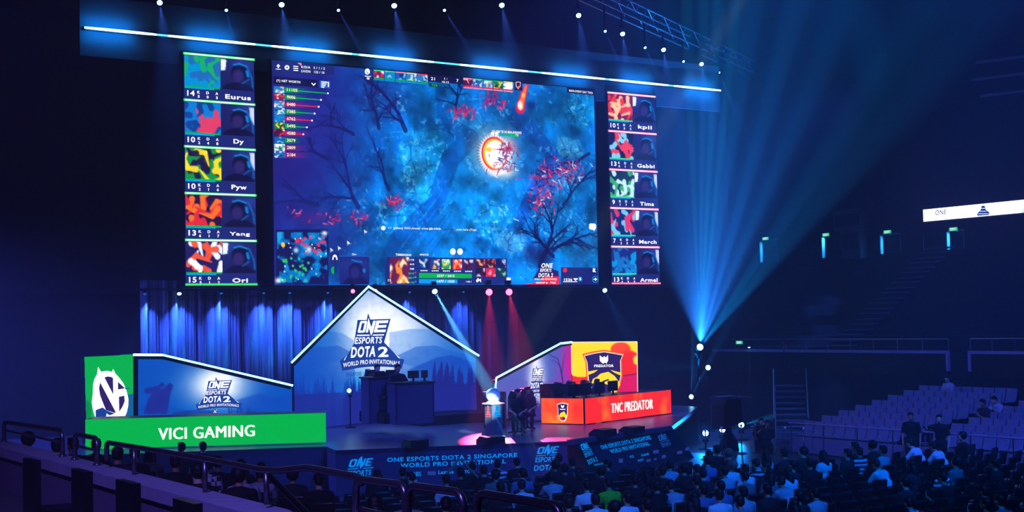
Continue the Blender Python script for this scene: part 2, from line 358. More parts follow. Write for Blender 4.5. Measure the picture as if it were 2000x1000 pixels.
# spell ring and its bolts
A.glow(965, 300, 46, 44, (255, 255, 255), .9); A.disc(966, 302, 38, 44, (250, 246, 255), 1, 8)
A.disc(966, 300, 33, 36, (235, 30, 30), 1, 1.5); A.disc(966, 300, 29, 32, (255, 190, 20), 1, 1.5); A.disc(968, 301, 26, 29, (255, 255, 255), 1, 2)
for i in range(40):
    a = i*math.pi/20; A.line([(966+math.cos(a)*29, 300+math.sin(a)*32), (966+math.cos(a)*36, 300+math.sin(a)*39)], 1, (90, 10, 10), .8)
A.disc(955, 292, 8, 5, (255, 200, 20), .9, 3); A.glow(992, 290, 20, 26, (250, 240, 250), .8); A.glow(985, 335, 28, 14, (255, 255, 255), .8)
for i in range(90):
    x = 988+RNG.normal()*12; y = 305+RNG.normal()*20; a = RNG.random()*6.28; l = 3+RNG.random()*9
    A.line([(x, y), (x+math.cos(a)*l, y+math.sin(a)*l)], 1.8, [(30, 24, 90), (220, 30, 60), (255, 255, 255), (20, 70, 150), (120, 30, 110)][i % 5], .85)
for i in range(14):
    a = .6*i-1.2; A.line([(992, 290), (992+math.cos(a)*22, 290+math.sin(a)*20)], [3, .6], (160, 30, 80), .7)
# fire column
A.line([(1030, 165), (1022, 185), (1016, 212)], [8, 16, 24], (225, 20, 60), .9); A.line([(1028, 168), (1022, 188), (1017, 208)], [5, 10, 16], (255, 120, 20), .9)
A.disc(1016, 206, 6, 9, (255, 250, 230), 1, 5); A.disc(1022, 186, 4, 5, (255, 200, 40), .9, 3); A.glow(1038, 205, 14, 10, (14, 16, 80), .7)
# loose bones, mouse arrows
for x, y in [(711, 453), (678, 475), (660, 485), (645, 489), (632, 496)]: A.poly([(x, y-5), (x+7, y+1), (x+3, y+1), (x+1, y+5)], (225, 235, 255))
for p in [[(974, 405), (980, 412)], [(988, 402), (992, 410)], [(1003, 427), (1013, 431)], [(985, 414), (987, 420)]]: A.line(p, 2, (190, 225, 250))
# small map
A.poly([(538, 449), (641, 447), (642, 556), (540, 556)], (18, 18, 76), .95)
nm = vnoise(w, h, 9, 9)
P0 = A.T(541, 453); P1 = A.T(639, 552)
mm = (A.X > P0[0]) & (A.X < P1[0]) & (A.Y > P0[1]) & (A.Y < P1[1]); A.mix(mm*np.clip((nm-.42)*9, 0, 1), (0, 112, 190)); A.mix(mm*np.clip((nm-.62)*9, 0, 1), (20, 160, 220))
for i in range(24): A.disc(545+RNG.random()*60, 500+RNG.random()*48, 2.6, 2.6, (40, 190, 90), 1)
for i in range(22): A.disc(575+RNG.random()*62, 456+RNG.random()*44, 2.8, 2.8, (235, 40, 80), 1)
for i in range(18): A.disc(545+RNG.random()*92, 458+RNG.random()*90, 1.3, 1.3, (255, 255, 255), 1)
A.disc(553, 478, 4, 5, (255, 190, 40)); A.disc(578, 488, 11, 11, (10, 30, 120), .6, 2); A.glow(604, 487, 6, 7, (255, 240, 240), .9); A.glow(578, 489, 5, 5, (190, 255, 255), .9)
A.glow(543, 548, 6, 5, (255, 255, 255), .9); A.glow(634, 455, 6, 4, (255, 255, 255), .9)
pic = A.mesh('game_picture', FA, LED, main, 0)
# ---- overlay panels of the picture: each a part of the screen
W = WALL.F
def quad(x0, y0, x1, y1, sl=0.): return [(x0, y0), (x1, y0+sl*(x1-x0)), (x1, y1+sl*(x1-x0)), (x0, y1)]
SL = .088
tb = flat('toolbar_panel', [[(530.8, 117.6), (652, 128.5), (653, 146), (531, 146)]], W, .012, E['navy'], main)
def arrow_icon(x, y, k): return [[(x, y-5*k), (x+4*k, y), (x+1.2*k, y), (x+1.2*k, y+3*k), (x-1.2*k, y+3*k), (x-1.2*k, y), (x-4*k, y)], [(x-5*k, y+4.4*k), (x+5*k, y+4.8*k), (x+5*k, y+6*k), (x-5*k, y+5.6*k)]]
flat('upload_icon', arrow_icon(543, 130, 1), W, .02, E['white'], tb)
gear = [(560+math.cos(i*math.pi/8)*(5.4 if i % 2 else 3.9), 132+math.sin(i*math.pi/8)*(5.4 if i % 2 else 3.9)) for i in range(16)]
flat('gear_icon', [gear], W, .02, E['white'], tb); flat('gear_hole', [[(560+math.cos(i*.785)*1.8, 132+math.sin(i*.785)*1.8) for i in range(8)]], W, .026, E['navy'], tb)
flat('menu_icon', [quad(572.5, 128.5+i*4, 582, 130.3+i*4, SL) for i in range(3)], W, .02, E['white'], tb)
flat('red_corner_flag', [[(580, 122.5), (588.5, 123.5), (588, 129)]], W, .02, E['pink'], tb)
flat('kill_count_text', [tx('K/D/A   5 / 1 / 2', (588, 133), (634, 136.5), 4.6), tx('LH/DN   123 / 10', (588, 141), (633, 144.5), 4.6)], W, .02, E['white'], tb)
nw = flat('net_worth_header', [quad(534.5, 149, 619, 163.5, SL)], W, .012, E['deep'], main)
flat('net_worth_text', [tx('(Y) NET WORTH', (539.5, 161), (586, 164.5), 6, .03)], W, .02, E['white'], nw)
flat('dropdown_arrow', [[(608, 161), (612, 165), (616, 161.5), (616, 164), (612, 168), (608, 163.5)]], W, .02, E['white'], nw)
flat('sort_button', [quad(624, 157, 644.5, 171, SL)], W, .012, E['steelblue'], nw)
flat('sort_icon', [quad(627, 159+i*3.4, 627+[12, 10, 8, 6][i], 161+i*3.4, SL) for i in range(4)]+[quad(640, 160, 642, 170, SL)], W, .02, E['white'], nw)
rows = [('11105', 'g', 640), ('9006', 'g', 626.5), ('8480', 'r', 622), ('7385', 'g', 614), ('6762', 'r', 609), ('5495', 'g', 599), ('4580', 'r', 592), ('3079', 'g', 580), ('2809', 'r', 575), ('2184', 'r', 574)]
PAL = [((30, 120, 190), (225, 245, 255), (255, 200, 40)), ((120, 30, 90), (255, 240, 250), (230, 60, 40)), ((40, 130, 200), (255, 190, 120), (250, 245, 255)), ((30, 120, 190), (230, 250, 255), (16, 40, 100)), ((10, 130, 200), (30, 90, 170), (140, 220, 250)),
       ((20, 120, 50), (255, 220, 60), (30, 20, 50)), ((70, 20, 60), (235, 40, 60), (255, 240, 240)), ((20, 90, 170), (90, 200, 240), (16, 30, 90)), ((240, 250, 255), (40, 160, 80), (20, 90, 150)), ((20, 100, 180), (240, 250, 255), (20, 50, 120))]
def thumb(parent, F, pal, seed, n=14, name='portrait_tile', busy=5):
    a = Art(n, max(6, int(n*.78)), pal[0]); r = np.random.default_rng(seed)
    for i in range(busy):
        c = pal[1+i % 2]; x, y = r.random()*n, r.random()*a.h; t = r.random()*6.28; l = n*(.25+.4*r.random())
        a.line([(x, y), (x+math.cos(t)*l*.5, y+math.sin(t)*l*.5), (x+math.cos(t+.7)*l, y+math.sin(t+.7)*l)], [n*.16, n*.12, n*.04], c, .95)
    return a.mesh(name, F, LED, parent)
GRAD = {}
for i, (s, c, xe) in enumerate(rows):
    y = 168.2+i*14.1; x0 = 534.5+i*.12
    def fr(u, v, d, x0=x0, y=y): return W(x0+u*20.5, y+v*13+u*20.5*.07*(1-i/14), .014)
    col = E['green'] if c == 'g' else E['red']
    row = thumb(main, fr, PAL[i], 40+i, name='net_worth_row')
    sl = .075*(1-i/16)
    ye = y+8+(xe-557)*sl
    if xe > 582: flat('worth_bar', [[(557, y+6.2), (xe, ye-.8), (xe, ye+1), (557, y+9)]], W, .016, col, row); flat('bar_end_dot', [[(xe+math.cos(k)*1.9, ye+math.sin(k)*1.9) for k in range(6)]], W, .02, E['white'], row)
    ga = Art(20, 5, (30, 36, 130)); ga.mix(np.clip(1-ga.X/19, 0, 1)*.95, (0, 150, 60) if c == 'g' else (150, 24, 120))
    ga.mesh('row_gradient', lambda u, v, d, y=y, i=i: W(556+u*([50, 45, 55, 40, 50, 34, 52, 34, 46, 52][i]), y+2+v*11+u*40*sl, .01), LED, row)
    flat('worth_figure', [tx(s, (560, y+10.3), (560+len(s)*4.1, y+10.3+16*sl), 6.2, .03)], W, .022, emit('figure_cream', (255, 240, 190), GAIN) if i == 0 else bpy.data.materials['figure_cream'], row)
# score bar along the top
sb = flat('score_panel', [[(836, 145), (905, 151), (905, 165), (836, 159)]], W, .012, E['deep'], main)
flat('team_score_text', [tx('21', (841, 156.5), (849, 157.3), 6, .03), tx('7', (891, 160.5), (895, 161), 6, .03), tx('10:12', (863, 162), (876, 163), 4, .02), tx('( :', (867, 156), (873, 156.5), 4.4, .03)], W, .02, E['white'], sb)
flat('lead_tag', [quad(838, 162.5, 856, 169, SL)], W, .014, emit('tag_green', (12, 60, 40), GAIN), sb); flat('lead_text', [tx('+11k', (843, 168), (854, 169), 4, .03)], W, .02, E['lime'], sb)
flat('round_team_emblem', [[(717+math.cos(k*.52)*5, 140+math.sin(k*.52)*6) for k in range(12)], quad(712, 148, 724, 149.4, SL), quad(716, 151.5, 721, 155, SL)], W, .02, E['white'], sb)
flat('emblem_cut', [[(713.5, 137), (719, 143), (718, 145)]], W, .026, E['deep'], sb)
for i in range(10):
    x = 729.5+i*21.3 if i < 5 else 904.5+(i-5)*19.6; y = (136.2 if i < 5 else 151.8)+(i % 5)*(1.85 if i < 5 else 1.75); wd = 20 if i < 5 else 18
    t = thumb(main, lambda u, v, d, x=x, y=y, wd=wd: W(x+u*wd, y+v*15+u*1.8, .014), PAL[(i*3+1) % 10], 70+i, 12, 'top_bar_portrait')
    flat('top_stripe', [quad(x, y, x+wd, y+2, SL)], W, .018, [E['lime'], E['lime'], E['pink'], E['yellow'], E['red'], E['pink'], E['lime'], E['green'], E['green'], E['yellow']][i], t)
    flat('health_stripe', [quad(x, y+15, x+wd, y+17.2, SL)], W, .018, E['green'] if i < 5 else E['red'], t); flat('mana_stripe', [quad(x, y+18, x+wd, y+20, SL)], W, .018, E['cyan'] if i < 5 else E['pink'], t)
def shield(cx, cy, w_, h_): return [(cx-w_, cy-h_), (cx, cy-h_*1.15), (cx+w_, cy-h_), (cx+w_*.9, cy+h_*.3), (cx, cy+h_*1.2), (cx-w_*.9, cy+h_*.3)]
sp = flat('crest_backing', [quad(1004, 158, 1020, 176, SL)], W, .012, E['deep'], main)
flat('crest_icon', [shield(1011.5, 167, 5.2, 6.5)], W, .018, emit('crest_rose', (255, 170, 160), GAIN), sp); flat('crest_inner', [shield(1011.5, 166.6, 3.7, 4.8)], W, .024, E['deep'], sp); flat('crest_bird', [[(1008, 170), (1013, 168), (1014.5, 171), (1011, 174)]], W, .03, E['orange'], sp)
st = flat('event_tag', [[(1107, 170), (1160.2, 175.6), (1160.6, 186.5), (1107.5, 181)]], W, .012, E['deep'], main)
flat('event_tag_text', [tx('MAIN EVENT DAY TWO', (1111, 179), (1157, 184), 4.2, .03)], W, .02, E['white'], st)
# caption over the spell, chat line, speech mark
flat('caption_text', [tx('VG OM TE HI MALAISIANS', (960, 259), (1018, 262), 5, .03), tx('15', (1007, 265.6), (1012, 266), 3.6, .02)], W, .02, E['white'], main)
flat('caption_emblems', [shield(961.5, 261.5, 3.5, 3), shield(969.5, 261.5, 3.2, 3.6)], W, .02, E['white'], main)
hb = flat('unit_health_bar', [quad(974, 259.5, 1012, 265.4, .08)], W, .014, E['green'], main); flat('unit_mana_bar', [quad(974, 262, 1004, 264.6, .08)], W, .018, E['cyan'], hb)
flat('chat_line', [tx('? ?  [Allies] TNC.Armel: www.JJB.ORG:', (758, 448), (861, 450), 4.8, .03), tx('rune here (Top).', (891, 451), (931, 452), 4.8, .03)], W, .02, E['white'], main)
flat('chat_muted_word', [tx('suspending', (864, 450), (889, 451), 4.2, .03)], W, .02, E['purple'], main)
flat('chat_emblem', [[(748+math.cos(k*.52)*4.3, 445.5+math.sin(k*.52)*4.3) for k in range(12)]], W, .02, E['white'], main)
flat('speech_mark', [[(1150, 438), (1153, 436.5), (1161, 436.8), (1163.5, 439), (1163.5, 446), (1161.5, 448.5), (1160, 451.5), (1157, 448.6), (1152, 448.3), (1150, 446)]], W, .02, E['white'], main)
# player camera beside the small map
pc = Art(40, 40, (26, 34, 110)); pc.glow(20, 12, 18, 10, (34, 60, 150), .6); pc.disc(21, 20, 10, 11, (20, 24, 84), 1, 2); pc.disc(21, 40, 17, 12, (18, 20, 76), 1, 2); pc.disc(20, 23, 6, 8, (34, 36, 112), 1, 3); pc.line([(16, 5), (22, 7), (29, 8)], 1.4, (0, 140, 210)); pc.disc(32, 20, 2, 3, (0, 120, 200), 1)
cm = pc.mesh('player_camera_tile', lambda u, v, d: W(663.5+u*57.5, 500.5+v*55, .014), LED, main)
flat('player_camera_name', [tx('Ori', (687, 498.5), (695, 498.7), 3.6, .04)], W, .02, E['white'], cm); flat('player_camera_rim', [[(663, 499.6), (721.5, 500), (721.5, 501.4), (663, 501)]], W, .018, E['steelblue'], cm)
tl = flat('talent_tile', [[(645, 493), (662, 493), (661, 517), (645, 514)]], W, .012, E['navy'], main)
flat('talent_icon', [[(648, 507), (650, 499), (653.5, 497), (657, 499), (659, 507), (656.5, 508), (655.5, 502), (651.5, 502), (650.5, 508)]], W, .02, E['white'], tl)
flat('half_disc_icon', [[(652+math.cos(a)*6, 528+math.sin(a)*8) for a in np.linspace(1.57, 4.71, 8)]], W, .02, E['green'], tl); flat('half_disc_dark', [[(652+math.cos(a)*6, 528+math.sin(a)*8) for a in np.linspace(-1.57, 1.57, 8)]], W, .02, E['navy'], tl)
# unit panel at the bottom: portrait, figures, skills, bars, items
up_ = flat('unit_panel', [[(756, 501.5), (990, 505), (990, 555), (752, 556), (752, 515)]], W, .012, emit('panel_blue', (26, 40, 118), GAIN), main)
thumb(up_, lambda u, v, d: W(761+u*38, 502.5+v*51, .016), ((100, 24, 70), (255, 140, 30), (255, 235, 180)), 5, 24, 'unit_portrait', 9)
flat('unit_name_text', [tx('TIMBERSAW', (772, 499.5), (803, 500.5), 4.4, .03), tx('ARROW', (819, 499), (837, 499.5), 3.6, .03)], W, .02, E['white'], up_)
flat('level_badge', [[(759.5+math.cos(k*.52)*4.5, 548+math.sin(k*.52)*5) for k in range(12)]], W, .02, E['deep'], up_); flat('level_text', [tx('15', (757, 550), (763, 550), 5, .03)], W, .026, E['white'], up_)
flat('attribute_text', [tx(s, (800, 509.5+i*8.8), (808, 509.7+i*8.8), 4, .02) for i, s in enumerate(['110', '4+9', '340'])], W, .02, E['white'], up_)
flat('attribute_text_green', [tx(s, (797, 536+i*8.8), (808, 536.2+i*8.8), 4, .02) for i, s in enumerate(['33+15', '38+7', '61+33'])], W, .02, E['lime'], up_)
for i, c in enumerate([(190, 30, 60), (30, 170, 80), (0, 130, 210)]): flat('attribute_dot', [[(811+math.cos(k)*2.2, 532.5+i*8.8+math.sin(k)*2.4) for k in range(6)]], W, .02, emit('dot', c, GAIN), up_)
for i, pal in enumerate([((16, 30, 90), (0, 110, 190), (235, 245, 255)), ((40, 60, 120), (255, 180, 60), (230, 240, 255)), ((30, 150, 80), (240, 255, 245), (255, 220, 90)), ((230, 40, 20), (255, 245, 230), (255, 150, 20)), ((80, 20, 60), (20, 14, 50), (220, 210, 240))]):
    thumb(up_, lambda u, v, d, i=i: W(818.5+i*21.8+u*18, 505.5+i*.4+v*19.5, .016), pal, 90+i, 12, 'skill_tile', 6)
flat('skill_pips', [quad(821+i*21.8+k*3.6, 527.5+i*.4, 823.4+i*21.8+k*3.6, 529.6+i*.4) for i in range(5) for k in range(4)], W, .02, E['white'], up_)
b1 = flat('health_bar', [[(818, 533), (921, 535), (921, 543.5), (818, 543)]], W, .016, E['green'], up_); flat('health_text', [tx('2337 / 2415', (853, 541), (887, 541.2), 4.6, .03)], W, .022, E['white'], b1)
b2 = flat('mana_bar', [[(818, 545), (893, 546), (893, 553.6), (818, 553.6)]], W, .016, E['cyan'], up_); flat('mana_text', [tx('1477 / 1535', (853, 551.8), (887, 552), 4.6, .03), tx('+28.1', (909, 551.6), (920, 551.7), 3, .03)], W, .022, E['white'], b2)
for i in range(6):
    pal = [((60, 10, 20), (250, 90, 30), (250, 190, 140)), ((60, 10, 20), (250, 90, 30), (250, 190, 140)), ((20, 20, 80), (220, 230, 255), (120, 150, 220)), ((30, 14, 40), (120, 20, 40), (235, 225, 240)), ((225, 30, 60), (255, 200, 200), (160, 10, 40)), ((14, 60, 60), (150, 235, 200), (20, 40, 60))][i]
    thumb(up_, lambda u, v, d, i=i: W(928.5+(i % 3)*20.3+u*18.5, 506+(i//3)*18+v*16.5, .016), pal, 120+i, 10, 'item_tile', 4)
flat('coin_icons', [[(884+k*14+math.cos(a)*5.6, 491.5+math.sin(a)*6.4) for a in np.linspace(0, 6, 12)] for k in range(2)], W, .02, E['white'], up_)
flat('boot_icon', [[(929, 548), (933, 543), (936, 546), (939, 544), (939, 552), (936, 548), (931, 552)]], W, .02, E['white'], up_); flat('scroll_icon', [[(989, 542), (997, 542.5), (996, 552), (988.5, 551)]], W, .02, E['white'], up_)
# shop panel
sh = flat('gold_panel', [[(1095, 522), (1166.5, 523), (1168, 556), (1096, 556)]], W, .012, emit('panel_blue_dark', (22, 30, 104), GAIN), main)
flat('gold_text', [tx('1536', (1101, 549), (1117, 549.2), 5.5, .05)], W, .02, E['white'], sh); flat('gold_underline', [quad(1099, 549.8, 1127, 551)], W, .02, E['white'], sh); flat('heart_icon', [[(1119, 544), (1122, 543), (1123.5, 544.5), (1126, 543), (1128, 544.5), (1123.5, 549)]], W, .02, E['white'], sh)
ring = lambda cx, cy, r: [(cx+math.cos(a)*r, cy+math.sin(a)*r*1.12) for a in np.linspace(0, 6.1, 14)]
flat('round_buttons', [ring(1132.5, 545, 4.5), ring(1162, 545.5, 6)], W, .018, E['cyan'], sh); flat('round_button_faces', [ring(1132.5, 545, 3.3), ring(1162, 545.5, 4.7)], W, .022, E['deep'], sh); flat('button_arrow', [[(1158.5, 544.5), (1161.5, 544.5), (1161.5, 542), (1165.5, 545.5), (1161.5, 549), (1161.5, 546.5), (1158.5, 546.5)], quad(1131, 542.5, 1134, 547.5)], W, .028, E['white'], sh)
flat('ruby_icon', [ring(1103, 527.5, 4.2)], W, .02, E['red'], sh); flat('flag_icon', [[(1157.5, 524), (1163, 525), (1160.5, 528), (1164, 532), (1157, 531)]], W, .02, E['white'], sh)
# sponsor bug of the broadcast
bug = flat('event_badge', [[(1022, 556), (1057, 550), (1059, 540), (1092, 540), (1091, 556)]], W, .014, E['red'], main)
flat('event_badge_dark', [[(1040, 545), (1058, 516), (1090, 530), (1092, 548)]], W, .012, E['purple'], bug)
flat('event_badge_text', [tx('ONE', (1056, 523), (1078, 523), 9, .05, .15), tx('ESPORTS', (1054, 531), (1076, 531), 6.5, .04, .15), tx('DOTA 2', (1051, 541.5), (1079, 541.5), 8, .05, .1), tx('WORLD PRO INVITATIONALS', (1043, 547), (1087, 547.5), 3.8, .03), tx('GROUP B - TNC', (1046, 554), (1085, 554), 3.4, .05)], W, .02, E['white'], bug)

# ---- the two tall side screens, five player cards each
def side_screen(x0, x1, label, bar, edge, names, pals):
    t = thing('player_screen', label, 'screen', ((x0+x1)/2, YW, ZB))
    screen_box(t, x0, x1, ZB, ZT)
    H = (ZT-ZB)/5; wd = x1-x0
    for i, (lv, k, d_, a_, nm_) in enumerate(names):
        zt = ZT-i*H
        def F(u, v, d, zt=zt): return Vector((x0+wd*u, YW-d, zt-H*v))
        card = flat('player_card', [[(0, 0), (1, 0), (1, 1), (0, 1)]], F, .004, E['navy'], t)
        flat('divider_bar', [[(-.01, 0), (1.01, 0), (1.01, .055), (-.01, .055)]], F, .02, bar, card)
        flat('divider_core', [[(.01, .016), (.99, .016), (.99, .04), (.01, .04)]], F, .024, E['white'], card)
        thumb(card, lambda u, v, d, zt=zt: Vector((x0+wd*(.005+u*.505), YW-.01, zt-H*(.062+v*.655))), pals[i], 200+i+int(x0), 44, 'portrait_picture', 16)
        c = Art(36, 40, (26, 30, 92)); r = np.random.default_rng(300+i+int(x0)); c.glow(30*r.random(), 6, 16, 10, (40, 60, 150), .8)
        if r.random() < .6: c.poly([(30, 2), (36, 2), (36, 26), (31, 18)], (215, 225, 255), .9)
        if r.random() < .5 or i == 0: c.poly([(0, 1), (6, 1), (5, 14), (0, 16)], (230, 240, 255))
        hx = 17+r.random()*4; c.disc(18, 42, 17, 13, (15, 16, 58), 1, 2); c.disc(hx, 17, 9, 11, (14, 15, 56), 1, 2); c.disc(hx-1.5, 21, 6, 8, (44, 36, 100), 1, 3)
        c.line([(hx-6, 7), (hx, 5), (hx+8, 8)], 1.6, (0, 140, 215)); c.line([(hx+8, 14), (hx+9, 20)], 3, (0, 120, 200)); c.line([(hx+10, 24), (hx+3, 30)], 1, (0, 110, 190)); c.line([(28, 8), (33, 22), (34, 34)], 2, (0, 110, 190), .7)
        c.mesh('player_camera_picture', lambda u, v, d, zt=zt: Vector((x0+wd*(.515+u*.475), YW-.01, zt-H*(.062+v*.67))), LED, card)
        flat('health_bar', [[(.005, .715), (.5, .715), (.5, .75), (.005, .75)]], F, .02, E['green'] if x0 < 20 else E['lime'], card)
        flat('mana_bar', [[(.005, .745), (.42, .745), (.42, .775), (.005, .775)]], F, .022, E['cyan'], card)
        flat('level_figure', [tx(lv, (.04, .935), (.04+.052*len(lv), .935), .12, .04)], F, .02, E['white'], card)
        for (s, v), x in zip((('K', k), ('D', d_), ('A', a_)), (.2, .325, .455)):
            flat('score_text', [tx(s, (x-.02, .875), (x+.02, .875), .06, .05), tx(v, (x-(.005 if v == '1' else .014), .965), (x+(.005 if v == '1' else .014), .965), .06, .05)], F, .02, E['white'], card)
        flat('player_name', [tx(nm_, (.76-.037*len(nm_), .94), (.76+.037*len(nm_), .94), .1 if 'y' not in nm_ and 'p' not in nm_ else .13, .05)], F, .02, E['white'], card)
    def F2(u, v, d): return Vector((x0+wd*u, YW-d, ZB+.07*v))
    flat('bottom_bar', [[(-.01, 0), (1.01, 0), (1.01, 1), (-.01, 1)]], F2, .024, bar, t)
    return t
side_screen(15.662, 18.092, 'tall LED side screen with green bars and five player cards', E['lime'], None,
            [('14', '5', '0', '3', 'Eurus'), ('10', '2', '4', '8', 'Dy'), ('10', '2', '1', '6', 'Pyw'), ('13', '6', '1', '7', 'Yang'), ('15', '5', '1', '2', 'Ori')],
            [((0, 140, 205), (20, 170, 90), (30, 100, 180)), ((10, 120, 205), (16, 60, 140), (220, 60, 100)), ((20, 140, 60), (245, 215, 30), (30, 16, 60)), ((40, 14, 60), (250, 110, 20), (220, 40, 50)), ((30, 26, 90), (240, 245, 255), (235, 80, 40))])
side_screen(32.893, 35.296, 'tall LED side screen with pink bars and five player cards', E['pink'], None,
            [('10', '0', '5', '2', 'kpii'), ('13', '0', '1', '2', 'Gabbi'), ('9', '1', '7', '3', 'Tims'), ('7', '2', '5', '3', 'March'), ('13', '4', '3', '3', 'Armel')],
            [((120, 14, 60), (235, 50, 40), (255, 200, 150)), ((20, 24, 70), (130, 210, 240), (240, 60, 80)), ((16, 50, 80), (60, 170, 110), (200, 240, 250)), ((14, 40, 110), (110, 200, 240), (230, 50, 100)), ((24, 40, 120), (0, 150, 225), (20, 110, 190))])

# ---- light strip on its dark fascia above the screens
l0 = at_y(165, 55, YW-.1); l1 = at_y(1407, 176, YW-.1); zs = (l0.z+l1.z)/2
struct(MB().box(((l0.x+l1.x)/2, YW+.12, zs+.1), (l1.x-l0.x+.2, .12, 1.9)).build('trim_fascia', M['fascia']))
ls = thing('light_strip', 'long glowing cyan-white light strip running above all the screens', 'light strip', ((l0.x+l1.x)/2, YW, zs))
MB().box(((l0.x+l1.x)/2, YW-.02, zs), (l1.x-l0.x, .1, .12)).build('strip_housing', M['black'], ls)
MB().tube([(l0.x, YW-.11, zs), (l1.x, YW-.11, zs)], .03, 8).build('glowing_tube', emit('strip_cyan', (80, 210, 255), 2.6), ls)
for px in (212, 412, 607, 772, 962, 1117, 1245, 1367):
    x = at_y(px, 55+(px-165)*.0974, YW).x
    xa, xb = max(l0.x, x-1.5), min(l1.x, x+1.5)
    MB().tube([(xa+(xb-xa)*f, YW-.115, zs) for f in (0, .2, .5, .8, 1)], [.03, .04, .044, .04, .03], 8).build('bright_section', emit('tube_hot', (180, 245, 255), 4.5) if px == 212 else bpy.data.materials['tube_hot'], ls)
    for k in (-1, 1): area((x, YW-.24, zs+k*.1), (x, YW+.1, zs+k*.16), 60, 1.5, .06, (.0, .25, 1), name='strip_glow')
# ================================================================== stage, skirts, drapes
def H(p, z): return Vector((p.x, p.y, z))
deck = [k0, k1, k2, k3, Vector((33.2, 38.4, SZ)), Vector((33.2, 43.2, SZ)), Vector((9.2, 43.2, SZ)), Vector((8.6, 37.4, SZ)), Vector((10.2, 36.2, SZ)), at_z(637, 872, SZ)]
st = thing('stage', 'wide raised black stage deck under the team booths', 'stage', (22, 38, 0))
MB().prism([H(p, SZ) for p in deck], (0, 0, -.12)).build('stage_deck', M['stage'], st)
sk_ = MB()
for i in range(4, len(deck)):
    a, b = deck[i], deck[(i+1) % len(deck)]
    sk_.prism([H(a, SZ-.12), H(b, SZ-.12), H(b, 0), H(a, 0)], ((a-b).cross(Vector((0, 0, 1))).normalized()*.06))
sk_.build('stage_skirt', M['navy'], st)
# printed front skirt, its lettering glows instead of catching light
ska = thing('banner_skirt', 'long dark blue banner with cyan lettering along the stage front below the trophy', 'banner', H(k0, 0))
PF = Plane(H(k0, 0), H(k1, 0)-H(k0, 0))
LF = (k2-k0).length
MB().prism([H(k0, 0), H(k0, SZ-.01), H(k1, SZ-.01), H(k2, SZ-.01), H(k2, 0), H(k1, 0)], -PF.n*.08).build('banner_cloth', M['navy'], ska)
def one_word(F, parent, m, d, pts, name='emblem_word'):
    """the italic word with a tall split N: pts = (left-bottom, right-bottom, height) in design coords"""
    (ax, ay), (bx, by), h = pts; ex, ey = bx-ax, by-ay
    def q(u, v): return (ax+ex*(u+.12*v)/1.12, ay+ey*(u+.12*v)/1.12-h*v)
    O = [q(.02, .12), q(.08, 0), q(.27, 0), q(.33, .12), q(.33, .88), q(.27, 1), q(.08, 1), q(.02, .88)]
    flat(name, [O, [q(.37, 0), q(.37, 1), q(.47, 1.35), q(.62, .4), q(.62, 1), q(.70, 1), q(.70, .2), q(.58, -.32), q(.46, .5), q(.46, 0)],
                [q(.74, 0), q(.74, 1), q(1, 1), q(1, .82), q(.83, .82), q(.83, .59), q(.97, .59), q(.97, .42), q(.83, .42), q(.83, .18), q(1, .18), q(1, 0)]], F, d, m, parent)
    return [[q(.11, .2), q(.24, .2), q(.24, .8), q(.11, .8)]]
def esports_mark(F, parent, m, bg, lb, rb, h, full=False):
    hole = one_word(F, parent, m, .012, (lb, rb, h))
    flat('emblem_counter', hole, F, .02, bg, parent)
    ex, ey = rb[0]-lb[0], rb[1]-lb[1]
    g = h*.28
    def off(u, dy): return (lb[0]+ex*u, lb[1]+ey*u+dy)
    flat('emblem_rule', [[off(0, g*.7), off(.42, g*.7), off(.42, g*1.1), off(0, g*1.1)], [off(.6, g*.7), off(1, g*.7), off(1, g*1.1), off(.6, g*1.1)]], F, .012, m, parent)
    flat('emblem_subtitle', [tx('ESPORTS', off(-.04, g*1.6+h*.75), off(.9, g*1.6+h*.75), h*.72, .03, .12)], F, .012, m, parent)
    if full: flat('emblem_title', [tx('DOTA 2', off(-.1, g*2.4+h*1.75), off(1.0, g*2.4+h*1.75), h*.8, .04, .1)], F, .012, m, parent)
sm = E['skirt']; SKD = emit('skirt_dim_glow', (30, 60, 150), GAIN*.7)  # banner print made to glow, stage light put into its colour
esports_mark(PF.F, ska, sm, M['navy'], (679, 912.5), (729, 909.5), 15)
flat('banner_lettering', [tx('ONE ESPORTS DOTA 2 SINGAPORE', (756, 902.5), (1010, 893), 8.6, .04), tx('WORLD PRO INVITATIONAL', (782, 913.5), (988, 905), 8.6, .04)], PF.F, .012, sm, ska)
esports_mark(PF.F, ska, sm, M['navy'], (1047, 887), (1092, 884.5), 13.5, True)
flat('sponsor_lettering', [tx('OBS', (804, 930.5), (822, 930), 9, .02), tx('Lazada', (856, 926), (886, 924.6), 7, .04), tx('TCL', (907, 924.5), (921, 924), 6, .04), tx('PGL', (974, 927), (984, 926.6), 8, .04)], PF.F, .012, sm, ska)
for q_ in (quad(835, 920.5, 851, 928), quad(773, 937, 780, 941), quad(808.5, 937, 815, 941), quad(865, 933, 874, 936), quad(893, 940, 902, 943)): flat('sponsor_block', [q_], PF.F, .012, SKD, ska)
